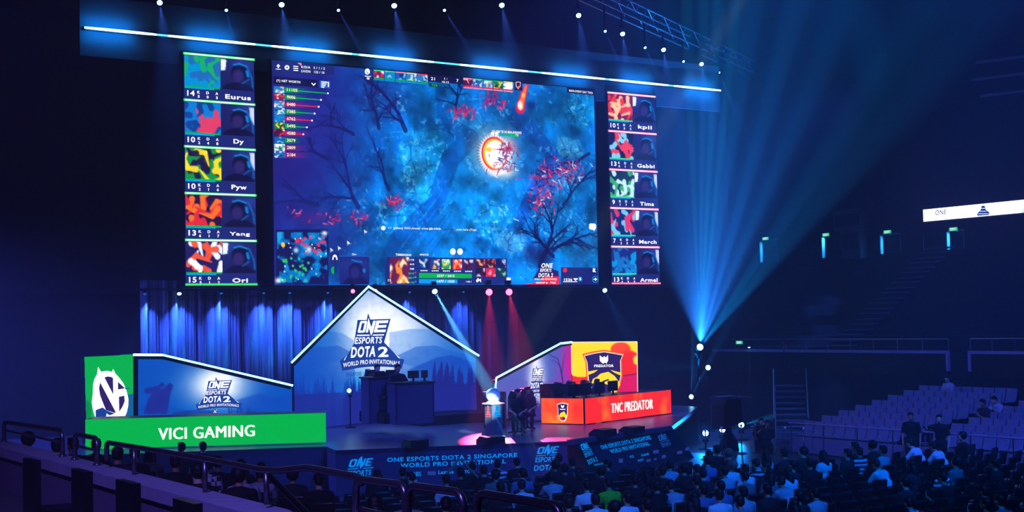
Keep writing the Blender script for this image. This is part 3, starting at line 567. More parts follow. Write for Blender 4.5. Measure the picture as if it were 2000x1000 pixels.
# leaning skirt of the chamfered corner
w0, w1 = at_z(1206, 924, 0), at_z(1356, 894, 0)
PW = Plane(k2, k3-k2, (k2-w0).normalized()); PW.ey = (PW.ey-PW.ex*PW.ey.dot(PW.ex)).normalized(); PW.n = PW.ex.cross(PW.ey).normalized()
if PW.n.dot(CAM-PW.O) < 0: PW.n = -PW.n
skb = thing('banner_skirt', 'leaning dark blue banner at the right corner of the stage below the red desk', 'banner', (k2+k3)/2-Vector((0, 0, SZ)))
MB().prism([k2, k3, w1, w0], -PW.n*.06).build('banner_cloth', M['navy'], skb)
def WF(x, y, d=0): return PW.F(x, y, d)
def lean(x0, y0): return lambda x, y, d=0: WF(x+(y-y0)*.55, y, d)
L1 = lean(0, 878)
esports_mark(L1, skb, sm, M['navy'], (1135.5, 880), (1155, 873.5), 11, True)
flat('emblem_base_line', [tx('INVITATIONALS', (1160, 910), (1187, 905.5), 4, .03)], WF, .012, sm, skb)
L2 = lean(0, 870)
flat('banner_lettering', [tx('ONE ESPORTS DOTA 2 SINGAPORE', (1171, 877.5), (1279, 857.5), 7.5, .04), tx('WORLD PRO INVITATIONAL', (1185, 885.5), (1270, 869.5), 7.5, .04)], L2, .012, sm, skb)
esports_mark(lean(0, 861), skb, emit('skirt_dim_glow2', (20, 90, 190), GAIN*.6), M['navy'], (1287, 861.5), (1308, 856.5), 10)
flat('sponsor_lettering', [tx('TCL', (1229, 895), (1238, 893), 5, .04), tx('Lazada', (1252, 891), (1267, 888), 5, .04), tx('GIGABYTE', (1245, 901.5), (1256, 899), 4, .04)], WF, .012, sm, skb)
for q_ in (quad(1275, 879.5, 1286, 886, -.15), quad(1262, 897, 1270, 902, -.15), quad(1277, 895, 1282, 898.5, -.15), quad(1292, 889, 1300, 895, -.15), quad(1322, 881, 1332, 887, -.15), quad(1338, 874, 1346, 880, -.15), quad(1208, 896, 1216, 904, -.15)): flat('sponsor_block', [q_], WF, .012, SKD, skb)

# drapes: pleated lengths hung side by side behind the stage
DX0 = at_y(276, 650, 44).x; DXW = (at_y(1010, 650, 44).x-DX0)/6
for j in range(6):
    t0 = DX0+j*DXW; bm = MB(); n = 90; zt = 6.0
    vs = []; ph = random.random()*6
    for i in range(n+1):
        x = t0+DXW*i/n; y = 43.95+.16*math.sin(i*.55+ph+.8*math.sin(i*.11))*(.6+.4*math.sin(i*.17+ph))+.05*math.sin(i*1.7+ph*2)
        vs += [(x, y, zt), (x+.02, y+.02, .05)]
    bm.add(vs, [(2*i, 2*i+1, 2*i+3, 2*i+2) for i in range(n)])
    c = bm.build('stage_drape', M['drape'], None, True)
    sol = c.modifiers.new('thickness', 'SOLIDIFY'); sol.thickness = .02
    tag(c, 'pleated drape lit blue behind the stage, %s from the left of six lengths' % ['first', 'second', 'third', 'fourth', 'fifth', 'last'][j], 'curtain', 'drapes hanging behind the stage')
for x0, x1, z0, z1, nm_ in ((5, 40.5, 5.6, 14.6, 'wall_masking'),):
    struct(MB().box(((x0+x1)/2, 44.6, (z0+z1)/2), (x1-x0, .15, z1-z0)).build('wall_masking', M['matte']))
struct(MB().box((22.5, 44.9, 3), (36, .1, 6)).build('wall_masking_low', M['matte']))

# ================================================================== printed back walls with the event emblem
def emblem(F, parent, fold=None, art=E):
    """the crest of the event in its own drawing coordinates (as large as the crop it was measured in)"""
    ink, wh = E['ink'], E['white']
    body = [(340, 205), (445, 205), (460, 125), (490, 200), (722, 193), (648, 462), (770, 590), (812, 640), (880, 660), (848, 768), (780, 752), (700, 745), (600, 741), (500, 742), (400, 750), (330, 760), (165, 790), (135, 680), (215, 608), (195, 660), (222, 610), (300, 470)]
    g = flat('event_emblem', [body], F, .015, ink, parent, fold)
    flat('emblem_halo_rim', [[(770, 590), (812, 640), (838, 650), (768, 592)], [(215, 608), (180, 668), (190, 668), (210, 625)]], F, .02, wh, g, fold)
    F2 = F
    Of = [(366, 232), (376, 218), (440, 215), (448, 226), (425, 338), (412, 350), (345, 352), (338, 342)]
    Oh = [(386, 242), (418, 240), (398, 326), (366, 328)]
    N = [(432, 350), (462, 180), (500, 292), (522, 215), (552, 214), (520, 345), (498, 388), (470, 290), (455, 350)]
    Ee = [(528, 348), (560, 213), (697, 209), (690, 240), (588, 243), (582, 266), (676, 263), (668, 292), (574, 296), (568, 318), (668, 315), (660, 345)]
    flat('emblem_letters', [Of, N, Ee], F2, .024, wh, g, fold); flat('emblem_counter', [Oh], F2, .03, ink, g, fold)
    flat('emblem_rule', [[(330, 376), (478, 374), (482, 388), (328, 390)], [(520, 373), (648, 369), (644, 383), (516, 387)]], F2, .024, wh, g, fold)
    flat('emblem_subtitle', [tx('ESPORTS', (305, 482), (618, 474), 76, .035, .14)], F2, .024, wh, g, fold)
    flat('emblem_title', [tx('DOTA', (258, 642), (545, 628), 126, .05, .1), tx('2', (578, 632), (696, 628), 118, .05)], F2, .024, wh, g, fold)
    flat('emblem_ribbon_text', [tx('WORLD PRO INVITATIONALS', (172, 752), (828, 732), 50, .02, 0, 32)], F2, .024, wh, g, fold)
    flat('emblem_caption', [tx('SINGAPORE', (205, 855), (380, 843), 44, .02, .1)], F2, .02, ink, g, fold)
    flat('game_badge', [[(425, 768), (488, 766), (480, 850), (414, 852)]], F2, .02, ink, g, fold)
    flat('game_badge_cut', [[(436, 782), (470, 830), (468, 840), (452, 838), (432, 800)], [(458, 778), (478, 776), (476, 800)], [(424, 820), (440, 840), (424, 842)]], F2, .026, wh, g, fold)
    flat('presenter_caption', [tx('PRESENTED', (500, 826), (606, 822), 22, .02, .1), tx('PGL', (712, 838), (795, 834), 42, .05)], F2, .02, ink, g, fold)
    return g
def trees(a, x0, x1, yb, hmin, hmax, c, n, al=1.):
    for i in range(n):
        x = x0+(x1-x0)*RNG.random(); hh = hmin+(hmax-hmin)*RNG.random(); wd = hh*.2
        for k in range(5):
            t = k/5; a.poly([(x-wd*(.25+.75*t), yb-hh*(1-t)+hh*.3), (x, yb-hh*(1-t)-hh*.02), (x+wd*(.25+.75*t), yb-hh*(1-t)+hh*.3)], c, al)
        a.poly([(x-wd, yb-hh*.1), (x+wd, yb-hh*.1), (x+wd, yb+60), (x-wd, yb+60)], c, al)
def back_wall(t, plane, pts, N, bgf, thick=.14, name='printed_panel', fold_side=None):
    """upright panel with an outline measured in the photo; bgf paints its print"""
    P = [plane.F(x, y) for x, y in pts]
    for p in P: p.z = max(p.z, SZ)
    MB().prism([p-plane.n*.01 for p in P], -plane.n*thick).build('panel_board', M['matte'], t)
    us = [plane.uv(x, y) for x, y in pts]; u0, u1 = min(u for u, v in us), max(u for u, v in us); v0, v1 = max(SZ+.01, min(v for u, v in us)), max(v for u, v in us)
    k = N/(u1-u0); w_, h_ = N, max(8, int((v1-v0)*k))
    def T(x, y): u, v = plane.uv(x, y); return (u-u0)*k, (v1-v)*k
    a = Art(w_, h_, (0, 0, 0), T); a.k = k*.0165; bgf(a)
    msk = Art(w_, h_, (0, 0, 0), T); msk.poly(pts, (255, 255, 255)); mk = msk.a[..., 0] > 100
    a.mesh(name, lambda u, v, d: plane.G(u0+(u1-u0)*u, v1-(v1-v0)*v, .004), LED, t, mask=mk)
def light_tube(t, pts, r=.032, m='tube', name='edge_light'):
    MB().tube(pts, r, 8).build(name, E[m], t)
# ---- centre: two panels meeting in a fold
apx = at_d(718, 558, 45.7); Xf, Yf = apx.x, apx.y
pl, pr = Plane((Xf, Yf, 0), (math.cos(R(19.3)), math.sin(R(19.3)), 0)), Plane((Xf, Yf, 0), (math.cos(R(-19.3)), math.sin(R(-19.3)), 0))
cw = thing('peaked_backdrop', 'tall gable-shaped back wall in the middle of the stage with a large white-and-blue emblem', 'stage backdrop', (Xf, Yf, SZ))
def bg_center(a):
    n = vnoise(a.w, a.h, 26, 5); n2 = vnoise(a.w, a.h, 8, 6)
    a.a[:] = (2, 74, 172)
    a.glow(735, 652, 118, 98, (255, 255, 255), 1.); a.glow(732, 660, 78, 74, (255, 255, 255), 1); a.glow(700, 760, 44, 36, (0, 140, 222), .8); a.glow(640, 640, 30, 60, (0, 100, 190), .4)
    a.poly([(560, 664), (600, 652), (640, 646), (668, 650), (690, 664), (690, 700), (560, 720)], (20, 90, 190), .35)
    a.poly([(560, 690), (620, 678), (660, 674), (690, 690), (700, 860), (560, 860)], (14, 70, 175), .5)
    a.poly([(760, 648), (800, 642), (840, 642), (880, 668), (940, 690), (940, 760), (760, 700)], (40, 112, 205), .4)
    a.poly([(770, 696), (812, 676), (850, 674), (900, 690), (940, 690), (940, 800), (770, 760)], (20, 84, 184), .5)
    a.poly([(800, 720), (850, 698), (880, 692), (940, 712), (940, 820), (800, 800)], (16, 58, 164), .55)
    trees(a, 570, 700, 765, 14, 34, (16, 50, 150), 36, .5); trees(a, 686, 720, 772, 18, 40, (22, 40, 140), 12, .9)
    trees(a, 846, 930, 752, 20, 52, (26, 32, 120), 26, .75)
    a.poly([(560, 770), (940, 752), (940, 860), (560, 860)], (26, 34, 128), .8); a.mix(np.clip((n2-.5)*2, 0, 1)*.12, (0, 20, 90))
bl = [(718.6, 566), (574, 710), (576, 835), (721.5, 836)]; br = [(718.6, 566), (721.5, 836), (931, 838), (929, 700)]
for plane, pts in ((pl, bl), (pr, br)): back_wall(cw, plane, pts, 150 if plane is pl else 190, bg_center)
light_tube(cw, [pl.F(567, 708, .06), pl.F(718, 559, .06)]); light_tube(cw, [pr.F(718.4, 559, .06), pr.F(935, 695, .06)])
MB().tube([pl.F(572, 712, .02), pl.F(718, 563, .02)], .06, 4).build('roof_edge_trim', M['black'], cw); MB().tube([pr.F(718.4, 563, .02), pr.F(931, 699, .02)], .06, 4).build('roof_edge_trim', M['black'], cw)
def FC(zx, zy, d=0):
    x, y = 640+zx/5.882, 590+zy/5.882
    return (pl if x < 718+.013*(y-558) else pr).F(x, y, d)
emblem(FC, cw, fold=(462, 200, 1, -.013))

# ---- team booth on the left: green crest panel, printed wing, green desk
Cv = at_d(260, 692, 40.2); a1 = R(31); a2 = R(-20.5)
pvp = Plane((Cv.x, Cv.y, 0), (math.cos(a1), math.sin(a1), 0)); pvw = Plane((Cv.x, Cv.y, 0), (math.cos(a2), math.sin(a2), 0))
vg = thing('booth_backdrop', 'green crest panel with white letters and dark wing wall behind the green desk', 'stage backdrop', (Cv.x, Cv.y, SZ))
def bg_green(a):
    a.a[:] = (0, 164, 62); a.glow(185, 812, 14, 10, (0, 130, 210), .0)
    a.poly([(240, 772), (262, 768), (262, 850), (236, 850)], (10, 80, 150), .9); a.poly([(160, 784), (172, 782), (178, 800), (176, 850), (160, 850)], (0, 120, 60), .7)
    a.disc(171, 795, 9, 12, (0, 130, 60), .7, 4)
back_wall(vg, pvp, [(164.5, 697), (259.5, 692), (261.5, 857), (169, 866)], 150, bg_green, name='green_panel')
def ZV(x, y): return (150+x/5.884, 670+y/5.882)
def zv(l): return [ZV(*p) for p in l]
eg = [(240, 272), (275, 330), (345, 318), (400, 332), (415, 296), (440, 350), (485, 400), (530, 460), (565, 540), (590, 640), (588, 720), (570, 800), (530, 885), (440, 892), (370, 888), (290, 880), (205, 850), (180, 760), (168, 680), (180, 580), (182, 480), (200, 410), (228, 360)]
lg = flat('team_crest', [zv(eg)], pvp.F, .012, E['white'], vg)
flat('crest_letter_gap', [zv(p) for p in ([(312, 396), (345, 384), (385, 388), (410, 402), (414, 592)], [(262, 452), (445, 800), (420, 800), (330, 770), (300, 700), (262, 600), (250, 520)], [(468, 446), (548, 520), (468, 534)], [(478, 618), (540, 604), (545, 670), (520, 730), (482, 790)])], pvp.F, .018, E['purple'], lg)
flat('crest_paw', [zv(p) for p in ([(210, 770), (290, 740), (330, 770), (335, 830), (300, 884), (210, 860)], [(300, 760), (430, 810), (370, 830), (320, 800)])], pvp.F, .022, E['ink'], lg)
flat('crest_cut', [zv([(548, 516), (600, 516), (600, 526), (548, 528)])], pvp.F, .018, E['ink'], lg)
def bg_wing(a):
    n2 = vnoise(a.w, a.h, 8, 16)
    a.a[:] = (2, 74, 172); a.glow(425, 750, 50, 34, (255, 255, 255), 1); a.glow(428, 752, 26, 26, (255, 255, 255), .9); a.glow(420, 815, 90, 20, (0, 120, 215), .5); a.glow(300, 815, 40, 16, (0, 110, 200), .4)
    a.poly([(460, 780), (500, 768), (540, 774), (575, 768), (575, 830), (460, 830)], (14, 60, 165), .5); a.poly([(262, 792), (300, 786), (372, 800), (372, 830), (262, 830)], (12, 56, 160), .4)
    # broad dark shape of a bent figure printed on the wing: kept as a plain hill-and-tree silhouette
    a.poly([(280, 806), (290, 776), (300, 764), (318, 758), (330, 746), (338, 752), (332, 770), (326, 806)], (28, 36, 130), .9); a.poly([(280, 764), (284, 757), (308, 752), (318, 744), (322, 752), (300, 766), (286, 768)], (28, 36, 130), .85)
    trees(a, 440, 500, 806, 8, 16, (20, 40, 130), 16, .6); a.poly([(335, 804), (375, 798), (420, 800), (420, 830), (335, 830)], (20, 36, 124), .5)
    a.mix(np.clip((n2-.5)*2, 0, 1)*.1, (0, 20, 110))
back_wall(vg, pvw, [(262, 695), (318, 696), (570, 756), (570, 822), (262, 843)], 150, bg_wing)
MB().prism([pvw.F(260, 696, .03), pvw.F(270, 696, .03), pvw.F(270, 838, .03), pvw.F(261, 838, .03)], -pvw.n*.04).build('corner_post', M['matte'], vg)
light_tube(vg, [pvw.F(260.5, 693, .05), pvw.F(318, 693.5, .05)], .036, 'tubew'); light_tube(vg, [pvw.F(318, 693.5, .05), pvw.F(572, 753, .05)], .032)
MB().tube([pvw.F(262, 698, .02), pvw.F(318, 698.5, .02), pvw.F(568, 757.5, .02)], .07, 4).build('roof_edge_trim', M['black'], vg)
def FV(zx, zy, d=0): return pvw.F(421.6+(zx-460)*.121, 736+(zy-125)*.098-(zx-460)*.002, d)
emblem(FV, vg)
def booth_desk(name, label, cat, faces, mface, z_top, depth, top_label=None):
    """desk along a chain of ground points; faces are LED fronts"""
    t = thing(name, label, cat, H(faces[0], SZ)); pls = []
    for a, b in zip(faces[:-1], faces[1:]):
        p = Plane(H(a, 0), H(b, 0)-H(a, 0)); MB().prism([H(a, SZ+.03), H(b, SZ+.03), H(b, z_top), H(a, z_top)], -p.n*.1).build('front_panel', M['black'], t); pls.append(p)
    a, b = faces[-2], faces[-1]; p = pls[-1]; q = -p.n*depth
    MB().prism([H(a, z_top-.04)-p.n*.1, H(b, z_top-.04)-p.n*.1, H(b, z_top-.04)+q, H(a, z_top-.04)+q], (0, 0, .04)).build('desk_top', M['black'], t)
    for e in (a+(b-a)*.03, b+(a-b)*.03, a+(b-a)*.5):
        MB().box(H(e, (SZ+z_top)/2-.02)+q*.9, (.08, .08, z_top-SZ-.05)).build('leg', M['black'], t)
    return t, pls
v0, v1 = at_z(167, 880, SZ), at_z(637, 866, SZ); ztv = Plane(H(v0, 0), H(v1, 0)-H(v0, 0)).hit(636, 806.5).z
vd, (pvd,) = booth_desk('team_desk', 'long desk with a bright green LED front and white lettering', 'desk', [v0, v1], E['green'], ztv, 1.1)
def bg_gdesk(a):
    n = vnoise(a.w, a.h, 14, 31); a.a[:] = (0, 166, 60); a.mix(np.clip((n-.55)*3, 0, 1)*.25, (20, 160, 80)); a.mix(np.clip(a.Y/a.h-.9, 0, 1)*3*.5, (0, 140, 130))
def led_front(t, plane, a, b, zt, N, bgf, z0=SZ+.03):
    L = (H(b, 0)-H(a, 0)).length; k = N/L; hh = max(6, int((zt-z0)*k))
    ar = Art(N, hh, (0, 0, 0), lambda x, y: ((plane.uv(x, y)[0])*k, (zt-plane.uv(x, y)[1])*k)); ar.k = k*.015; bgf(ar)
    ar.mesh('led_front', lambda u, v, d: plane.G(L*u, zt-(zt-z0)*v, .006), LED, t)
led_front(vd, pvd, v0, v1, ztv, 160, bg_gdesk)
flat('team_lettering', txb('VICI GAMING', (310, 859), (497, 852), 22.5, .9, 0), pvd.F, .012, E['white'], vd)

# ---- team booth on the right: gold crest panel, printed wing, red desk
Ct = at_d(1115, 668, 46.1)
ptp = Plane((Ct.x, Ct.y, 0), (math.cos(-a1), math.sin(-a1), 0)); ptw = Plane((Ct.x, Ct.y, 0), (math.cos(-a2), math.sin(-a2), 0))
tn = thing('booth_backdrop', 'yellow and orange crest panel with printed wing wall behind the red desk', 'stage backdrop', (Ct.x, Ct.y, SZ))
def bg_gold(a):
    n = vnoise(a.w, a.h, 16, 21); a.a[:] = (255, 214, 0)
    a.mix(np.clip((n-.62)*4, 0, 1)*.3, (255, 180, 0))
    a.poly([(1114, 732), (1130, 736), (1145, 735), (1160, 738), (1160, 830), (1114, 830)], (235, 40, 30)); a.poly([(1114, 752), (1140, 764), (1150, 830), (1114, 830)], (225, 20, 90), .7)
    a.disc(1211, 682, 20, 14, (240, 70, 20), 1, 4); a.disc(1225, 705, 24, 22, (238, 50, 20), 1, 4); a.poly([(1210, 690), (1246, 690), (1246, 830), (1200, 830), (1206, 730)], (235, 36, 24)); a.disc(1241, 703, 6, 9, (255, 205, 20), 1, 3)
    a.poly([(1216, 732), (1246, 728), (1246, 790), (1200, 790)], (205, 20, 110), .75); a.line([(1217, 733), (1246, 729)], 2.5, (120, 30, 60)); a.poly([(1180, 770), (1246, 765), (1246, 830), (1180, 830)], (160, 40, 40), .8)
back_wall(tn, ptp, [(1115.5, 668), (1244, 667), (1245.5, 814), (1118, 818)], 90, bg_gold, name='gold_panel')
def ZT_(l): return [(1100+x/5., 640+y/5.) for x, y in l]
cr = [(185, 258), (290, 232), (400, 216), (500, 232), (600, 250), (575, 310), (580, 480), (560, 560), (520, 630), (470, 670), (400, 690), (320, 660), (260, 600), (230, 520), (215, 330)]
def shrink(l, k, cx=400, cy=420): return [(cx+(x-cx)*k, cy+(y-cy)*k) for x, y in l]
g = flat('team_crest', [ZT_(cr)], ptp.F, .012, E['red'], tn)
flat('crest_rim', [ZT_(shrink(cr, .975))], ptp.F, .016, E['orange'], g); flat('crest_rim_pale', [ZT_(shrink(cr, .92))], ptp.F, .02, emit('crest_cream', (255, 235, 200), GAIN), g); flat('crest_field', [ZT_(shrink(cr, .885))], ptp.F, .024, E['purple'], g)
flat('crest_mark', [ZT_([(356, 268), (372, 284), (388, 290), (400, 276), (412, 290), (424, 284), (436, 264), (438, 320), (420, 352), (410, 340), (400, 344), (388, 352), (376, 342), (356, 322)])], ptp.F, .03, E['white'], g)
flat('crest_word', [tx('PREDATOR', *[ZT_([p])[0] for p in ((302, 386), (492, 384))], 5, .06)], ptp.F, .03, E['white'], g)
flat('crest_bird', [ZT_(p) for p in ([(275, 540), (290, 500), (330, 480), (360, 450), (440, 430), (500, 470), (545, 530), (555, 560), (520, 625), (480, 650), (440, 560), (400, 545), (350, 560), (330, 530), (290, 545)],)], ptp.F, .028, E['yellow'], g)
flat('crest_stripe', [ZT_(p) for p in ([(232, 430), (340, 410), (300, 440), (235, 465)], [(460, 412), (565, 440), (568, 470), (500, 440)])], ptp.F, .028, E['yellow'], g)
flat('crest_beak', [ZT_(p) for p in ([(285, 545), (330, 530), (355, 545), (320, 590), (300, 560)], [(380, 520), (440, 500), (450, 512), (400, 530)])], ptp.F, .032, E['purple'], g)
flat('crest_beak_light', [ZT_([(300, 548), (340, 540), (345, 552), (325, 570)])], ptp.F, .034, E['white'], g)
flat('panel_edge_light', [[(1115.3, 667.6), (1244.6, 666.6), (1244.6, 668.4), (1115.3, 669.4)], [(1243.4, 668), (1245, 668), (1246, 770), (1244.6, 770)], [(1115, 668), (1116.4, 668), (1117.4, 730), (1116, 730)]], ptp.F, .014, emit('edge_pink', (255, 200, 170), GAIN*1.2), tn)
def bg_wing2(a):
    a.a[:] = (74, 92, 176); a.glow(1047, 738, 26, 44, (255, 255, 255), 1); a.glow(1045, 700, 12, 20, (240, 240, 255), .8); a.glow(1115, 720, 34, 80, (225, 10, 130), .9); a.glow(1095, 760, 24, 40, (160, 50, 170), .5)
    a.poly([(964, 745), (1000, 736), (1030, 742), (1030, 820), (964, 820)], (80, 84, 170), .5); a.poly([(1060, 745), (1090, 736), (1118, 730), (1118, 820), (1060, 820)], (120, 60, 160), .4)
    a.line([(1096, 790), (1098, 745), (1094, 720), (1088, 700), (1070, 692)], [6, 5, 4, 2, .8], (50, 36, 110)); a.line([(1096, 730), (1098, 710), (1102, 690)], [3, 2, .8], (60, 36, 110)); a.line([(1093, 715), (1084, 705), (1076, 703)], [2, 1.4, .6], (60, 40, 120))
    trees(a, 1030, 1060, 800, 14, 26, (50, 40, 120), 12, .8); a.poly([(964, 800), (1118, 790), (1118, 830), (964, 830)], (50, 40, 120), .6)
back_wall(tn, ptw, [(968, 743), (1093, 676), (1115, 671), (1117, 818), (966, 812)], 110, bg_wing2)
light_tube(tn, [ptw.F(967, 738, .05), ptw.F(1092, 671, .05)]); light_tube(tn, [ptw.F(1092, 671, .05), ptw.F(1114.5, 668.5, .05)], .036); light_tube(tn, [ptw.F(967, 738, .05), ptw.F(964, 770, .05)], .025)
MB().tube([ptw.F(969, 742, .02), ptw.F(1093, 675, .02), ptw.F(1114, 672, .02)], .06, 4).build('roof_edge_trim', M['black'], tn)
def FT(zx, zy, d=0): return ptw.F(1047+(zx-460)*.057, 712.4+(zy-125)*.0905, d)
emblem(FT, tn)
t0, t1, t2 = at_z(1058, 828, SZ), at_z(1143, 830, SZ), at_z(1312, 808, SZ); ztt = Plane(H(t1, 0), H(t2, 0)-H(t1, 0)).hit(1143, 778.5).z
td, (pt1, pt2) = booth_desk('team_desk', 'angled desk with a bright red-orange LED front and white lettering', 'desk', [t0, t1, t2], E['red'], ztt, 1.1)
def bg_rdesk(a):
    n = vnoise(a.w, a.h, 12, 33); a.a[:] = (236, 38, 20); a.mix(np.clip((n-.5)*5, 0, 1)*.8, (246, 84, 8)); a.mix(np.clip((n-.66)*7, 0, 1)*.6, (252, 130, 10))
def bg_odesk(a):
    n = vnoise(a.w, a.h, 12, 35); a.a[:] = (246, 84, 8); a.glow(1085, 820, 22, 16, (255, 140, 20), .8); a.mix(np.clip((n-.56)*6, 0, 1)*.7, (236, 44, 20)); a.glow(1130, 800, 20, 30, (236, 44, 20), .8)
led_front(td, pt1, t0, t1-(t1-t0).normalized()*.05, ztt, 60, bg_odesk); led_front(td, pt2, t1+(t2-t1).normalized()*.03, t2, ztt, 120, bg_rdesk)
flat('team_lettering', txb('TNC PREDATOR', (1193.5, 807), (1274.5, 798), 19, .6, 0), pt2.F, .012, E['white'], td)
def zc(l, cx=1099.5, cy=804, k=.128): return [(cx+(x-400)*k*.42, cy+(y-440)*k*.62) for x, y in l]
g2 = flat('desk_crest', [zc(shrink(cr, 1.02))], pt1.F, .012, bpy.data.materials['crest_cream'], td); flat('crest_field', [zc(shrink(cr, .9))], pt1.F, .018, E['purple'], g2)
flat('crest_mark', [zc([(340, 268), (400, 300), (460, 268), (450, 330), (400, 350), (350, 330)]), zc([(300, 372), (500, 372), (500, 392), (300, 392)])], pt1.F, .024, E['white'], g2); flat('crest_bird', [zc([(260, 560), (330, 470), (460, 430), (545, 530), (520, 620), (440, 560), (350, 580)])], pt1.F, .024, E['yellow'], g2); flat('crest_bird_red', [zc([(300, 590), (400, 560), (440, 640), (400, 670), (330, 640)])], pt1.F, .026, E['red'], g2)

# ---- casters' desk in the middle: two dark counters on a low riser
def counter(name, label, x0, x1, ytop, ybase, z0, depth, Y):
    a, b = at_z(x0, ybase, z0), at_z(x1, ybase, z0); p = Plane(H(a, 0), Vector((1, -.12, 0))); b = p.hit(x1, ybase); zt = p.hit(x0, ytop).z
    t = thing(name, label, 'desk', H(a, z0)); L = (H(b, 0)-H(a, 0)).length
    MB().prism([p.G(0, z0), p.G(L, z0), p.G(L, zt-.05), p.G(0, zt-.05)], -p.n*.06).build('front_panel', M['navy'], t)
    MB().prism([p.G(-.04, zt-.05, .04), p.G(L+.04, zt-.05, .04), p.G(L+.04, zt, .04), p.G(-.04, zt, .04)], -p.n*depth).build('counter_top', M['black'], t)
    for u in (0, L-.05): MB().prism([p.G(u, z0), p.G(u+.05, z0), p.G(u+.05, zt-.05), p.G(u, zt-.05)], -p.n*(depth-.1)).build('side_panel', M['navy'], t)
    return t, p, zt, L
rise = struct(MB().box((23.2, 39.0, SZ+.15), (3.4, 1.9, .3)).build('floor_riser', M['black']))
cd1, pc1, zc1, Lc1 = counter('caster_desk', 'tall dark counter at the left end of the presenters desk', 722, 772, 737, 828, SZ+.3, .8, 38)
cd2, pc2, zc2, Lc2 = counter('caster_desk', 'lower dark counter with a monitor where two presenters sit', 774, 849, 747.5, 830, SZ+.3, .8, 38)

# ---- trophy on its plinth
pb = at_z(965, 851, SZ)
pl_ = thing('trophy_plinth', 'square dark plinth with small glowing emblems under the trophy', 'plinth', pb)
rz = R(-33+35); hp = at_y(965, 789, pb.y).z-SZ
MB().box((pb.x, pb.y, SZ+hp/2), (.36, .36, hp), rz).build('plinth_column', M['grey'], pl_)
MB().box((pb.x, pb.y, SZ+hp+.015), (.46, .46, .03), rz).build('plinth_top', M['white'], pl_)
for sgn, m_ in ((0, E['cyan']), (1, emit('emblem_rose', (255, 120, 130), GAIN))):
    ex = Vector((math.cos(rz), math.sin(rz), 0)) if sgn == 0 else Vector((math.sin(rz), -math.cos(rz), 0))
    nn = Vector((math.sin(rz), -math.cos(rz), 0)) if sgn == 0 else Vector((-math.cos(rz), -math.sin(rz), 0))
    pp = Plane(Vector((pb.x, pb.y, SZ))+nn*.18, ex)
    z1 = hp-.05; Gd = lambda u, v, d, pp=pp: pp.G(u, v, d)
    flat('plinth_emblem', [[(-.045, z1), (-.03, z1+.02), (.06, z1), (.05, z1-.13), (.13, z1-.26), (-.13, z1-.26), (-.06, z1-.13)], [(-.13, z1-.29), (.13, z1-.29), (.13, z1-.31), (-.13, z1-.31)]], Gd, .008, m_, pl_)
    flat('plinth_emblem_lines', [[(-.05, z1-.05), (.05, z1-.05), (.05, z1-.058), (-.05, z1-.058)], [(-.06, z1-.1), (.05, z1-.1), (.05, z1-.107), (-.06, z1-.107)], [(-.1, z1-.2), (.1, z1-.2), (.1, z1-.208), (-.1, z1-.208)]], Gd, .012, E['deep'], pl_)
tr = thing('trophy', 'round silver-white trophy shining on top of the plinth', 'trophy', (pb.x, pb.y, SZ+hp+.03)); tz = SZ+hp+.03
MB().lathe([(.2, 0), (.2, .03), (.12, .05), (.09, .09)], 20, (pb.x, pb.y, tz)).build('trophy_base', M['white'], tr, True)
MB().lathe([(.02, -.05), (.13, -.045), (.2, -.02), (.215, .0), (.2, .03), (.14, .06), (.12, .05), (.06, .09), (.02, .095)], 24, (pb.x, pb.y, tz+.2), Matrix.Rotation(R(62), 4, (1, -.2, 0))).build('trophy_shield', M['white'], tr, True)
MB().tube([(pb.x+.2*math.cos(a), pb.y-.03, tz+.2+.2*math.sin(a)) for a in np.linspace(.3, 2.8, 14)], [.012+.02*math.sin(x) for x in np.linspace(0, 3.14, 14)], 8).build('trophy_rim', M['white'], tr, True)
# ---- stage monitors
def wedge(px, py, wpx, hpx, label, rz=0.):
    p = at_z(px, py, SZ); k = (p-CAM).dot(fw)/FPX; wd, hh = wpx*k, hpx*k
    t = thing('stage_monitor', label, 'stage monitor', p, 'black wedge speakers along the stage edge')
    c = [(-wd/2, -.25), (wd/2, -.25)]; m = Matrix.Translation(p) @ Matrix.Rotation(rz, 4, 'Z')
    prof = [(-.25, 0), (.28, 0), (.28, hh*.45), (.1, hh), (-.25, hh*.92)]
    vs = [m @ Vector((s*wd/2, y, z)) for s in (-1, 1) for y, z in prof]; n = len(prof)
    MB().add(vs, [tuple(range(n))[::-1], tuple(range(n, 2*n))]+[(i, (i+1) % n, n+(i+1) % n, n+i) for i in range(n)]).build('cabinet', M['black'], t)
    MB().prism([m @ Vector((-wd*.45, .29, hh*.4)), m @ Vector((wd*.45, .29, hh*.4)), m @ Vector((wd*.45, .115, hh*.93)), m @ Vector((-wd*.45, .115, hh*.93))], (0, .01, .01)).build('grille', M['matte'], t)
    MB().tube([m @ Vector((-wd*.2, -.255, hh*.6)), m @ Vector((-wd*.2, -.29, hh*.62)), m @ Vector((wd*.2, -.29, hh*.62)), m @ Vector((wd*.2, -.255, hh*.6))], .012, 6).build('handle', M['matte'], t)
wedge(811, 873, 40, 16, 'black wedge speaker alone on the stage edge left of the trophy')
wedge(959, 866, 43, 15, 'black wedge speaker directly in front of the trophy plinth')
wedge(1178, 852, 42, 15, 'black wedge speaker below the corner of the red desk', .3)
wedge(1235, 845, 38, 13, 'black wedge speaker farthest right along the stage edge', .3)
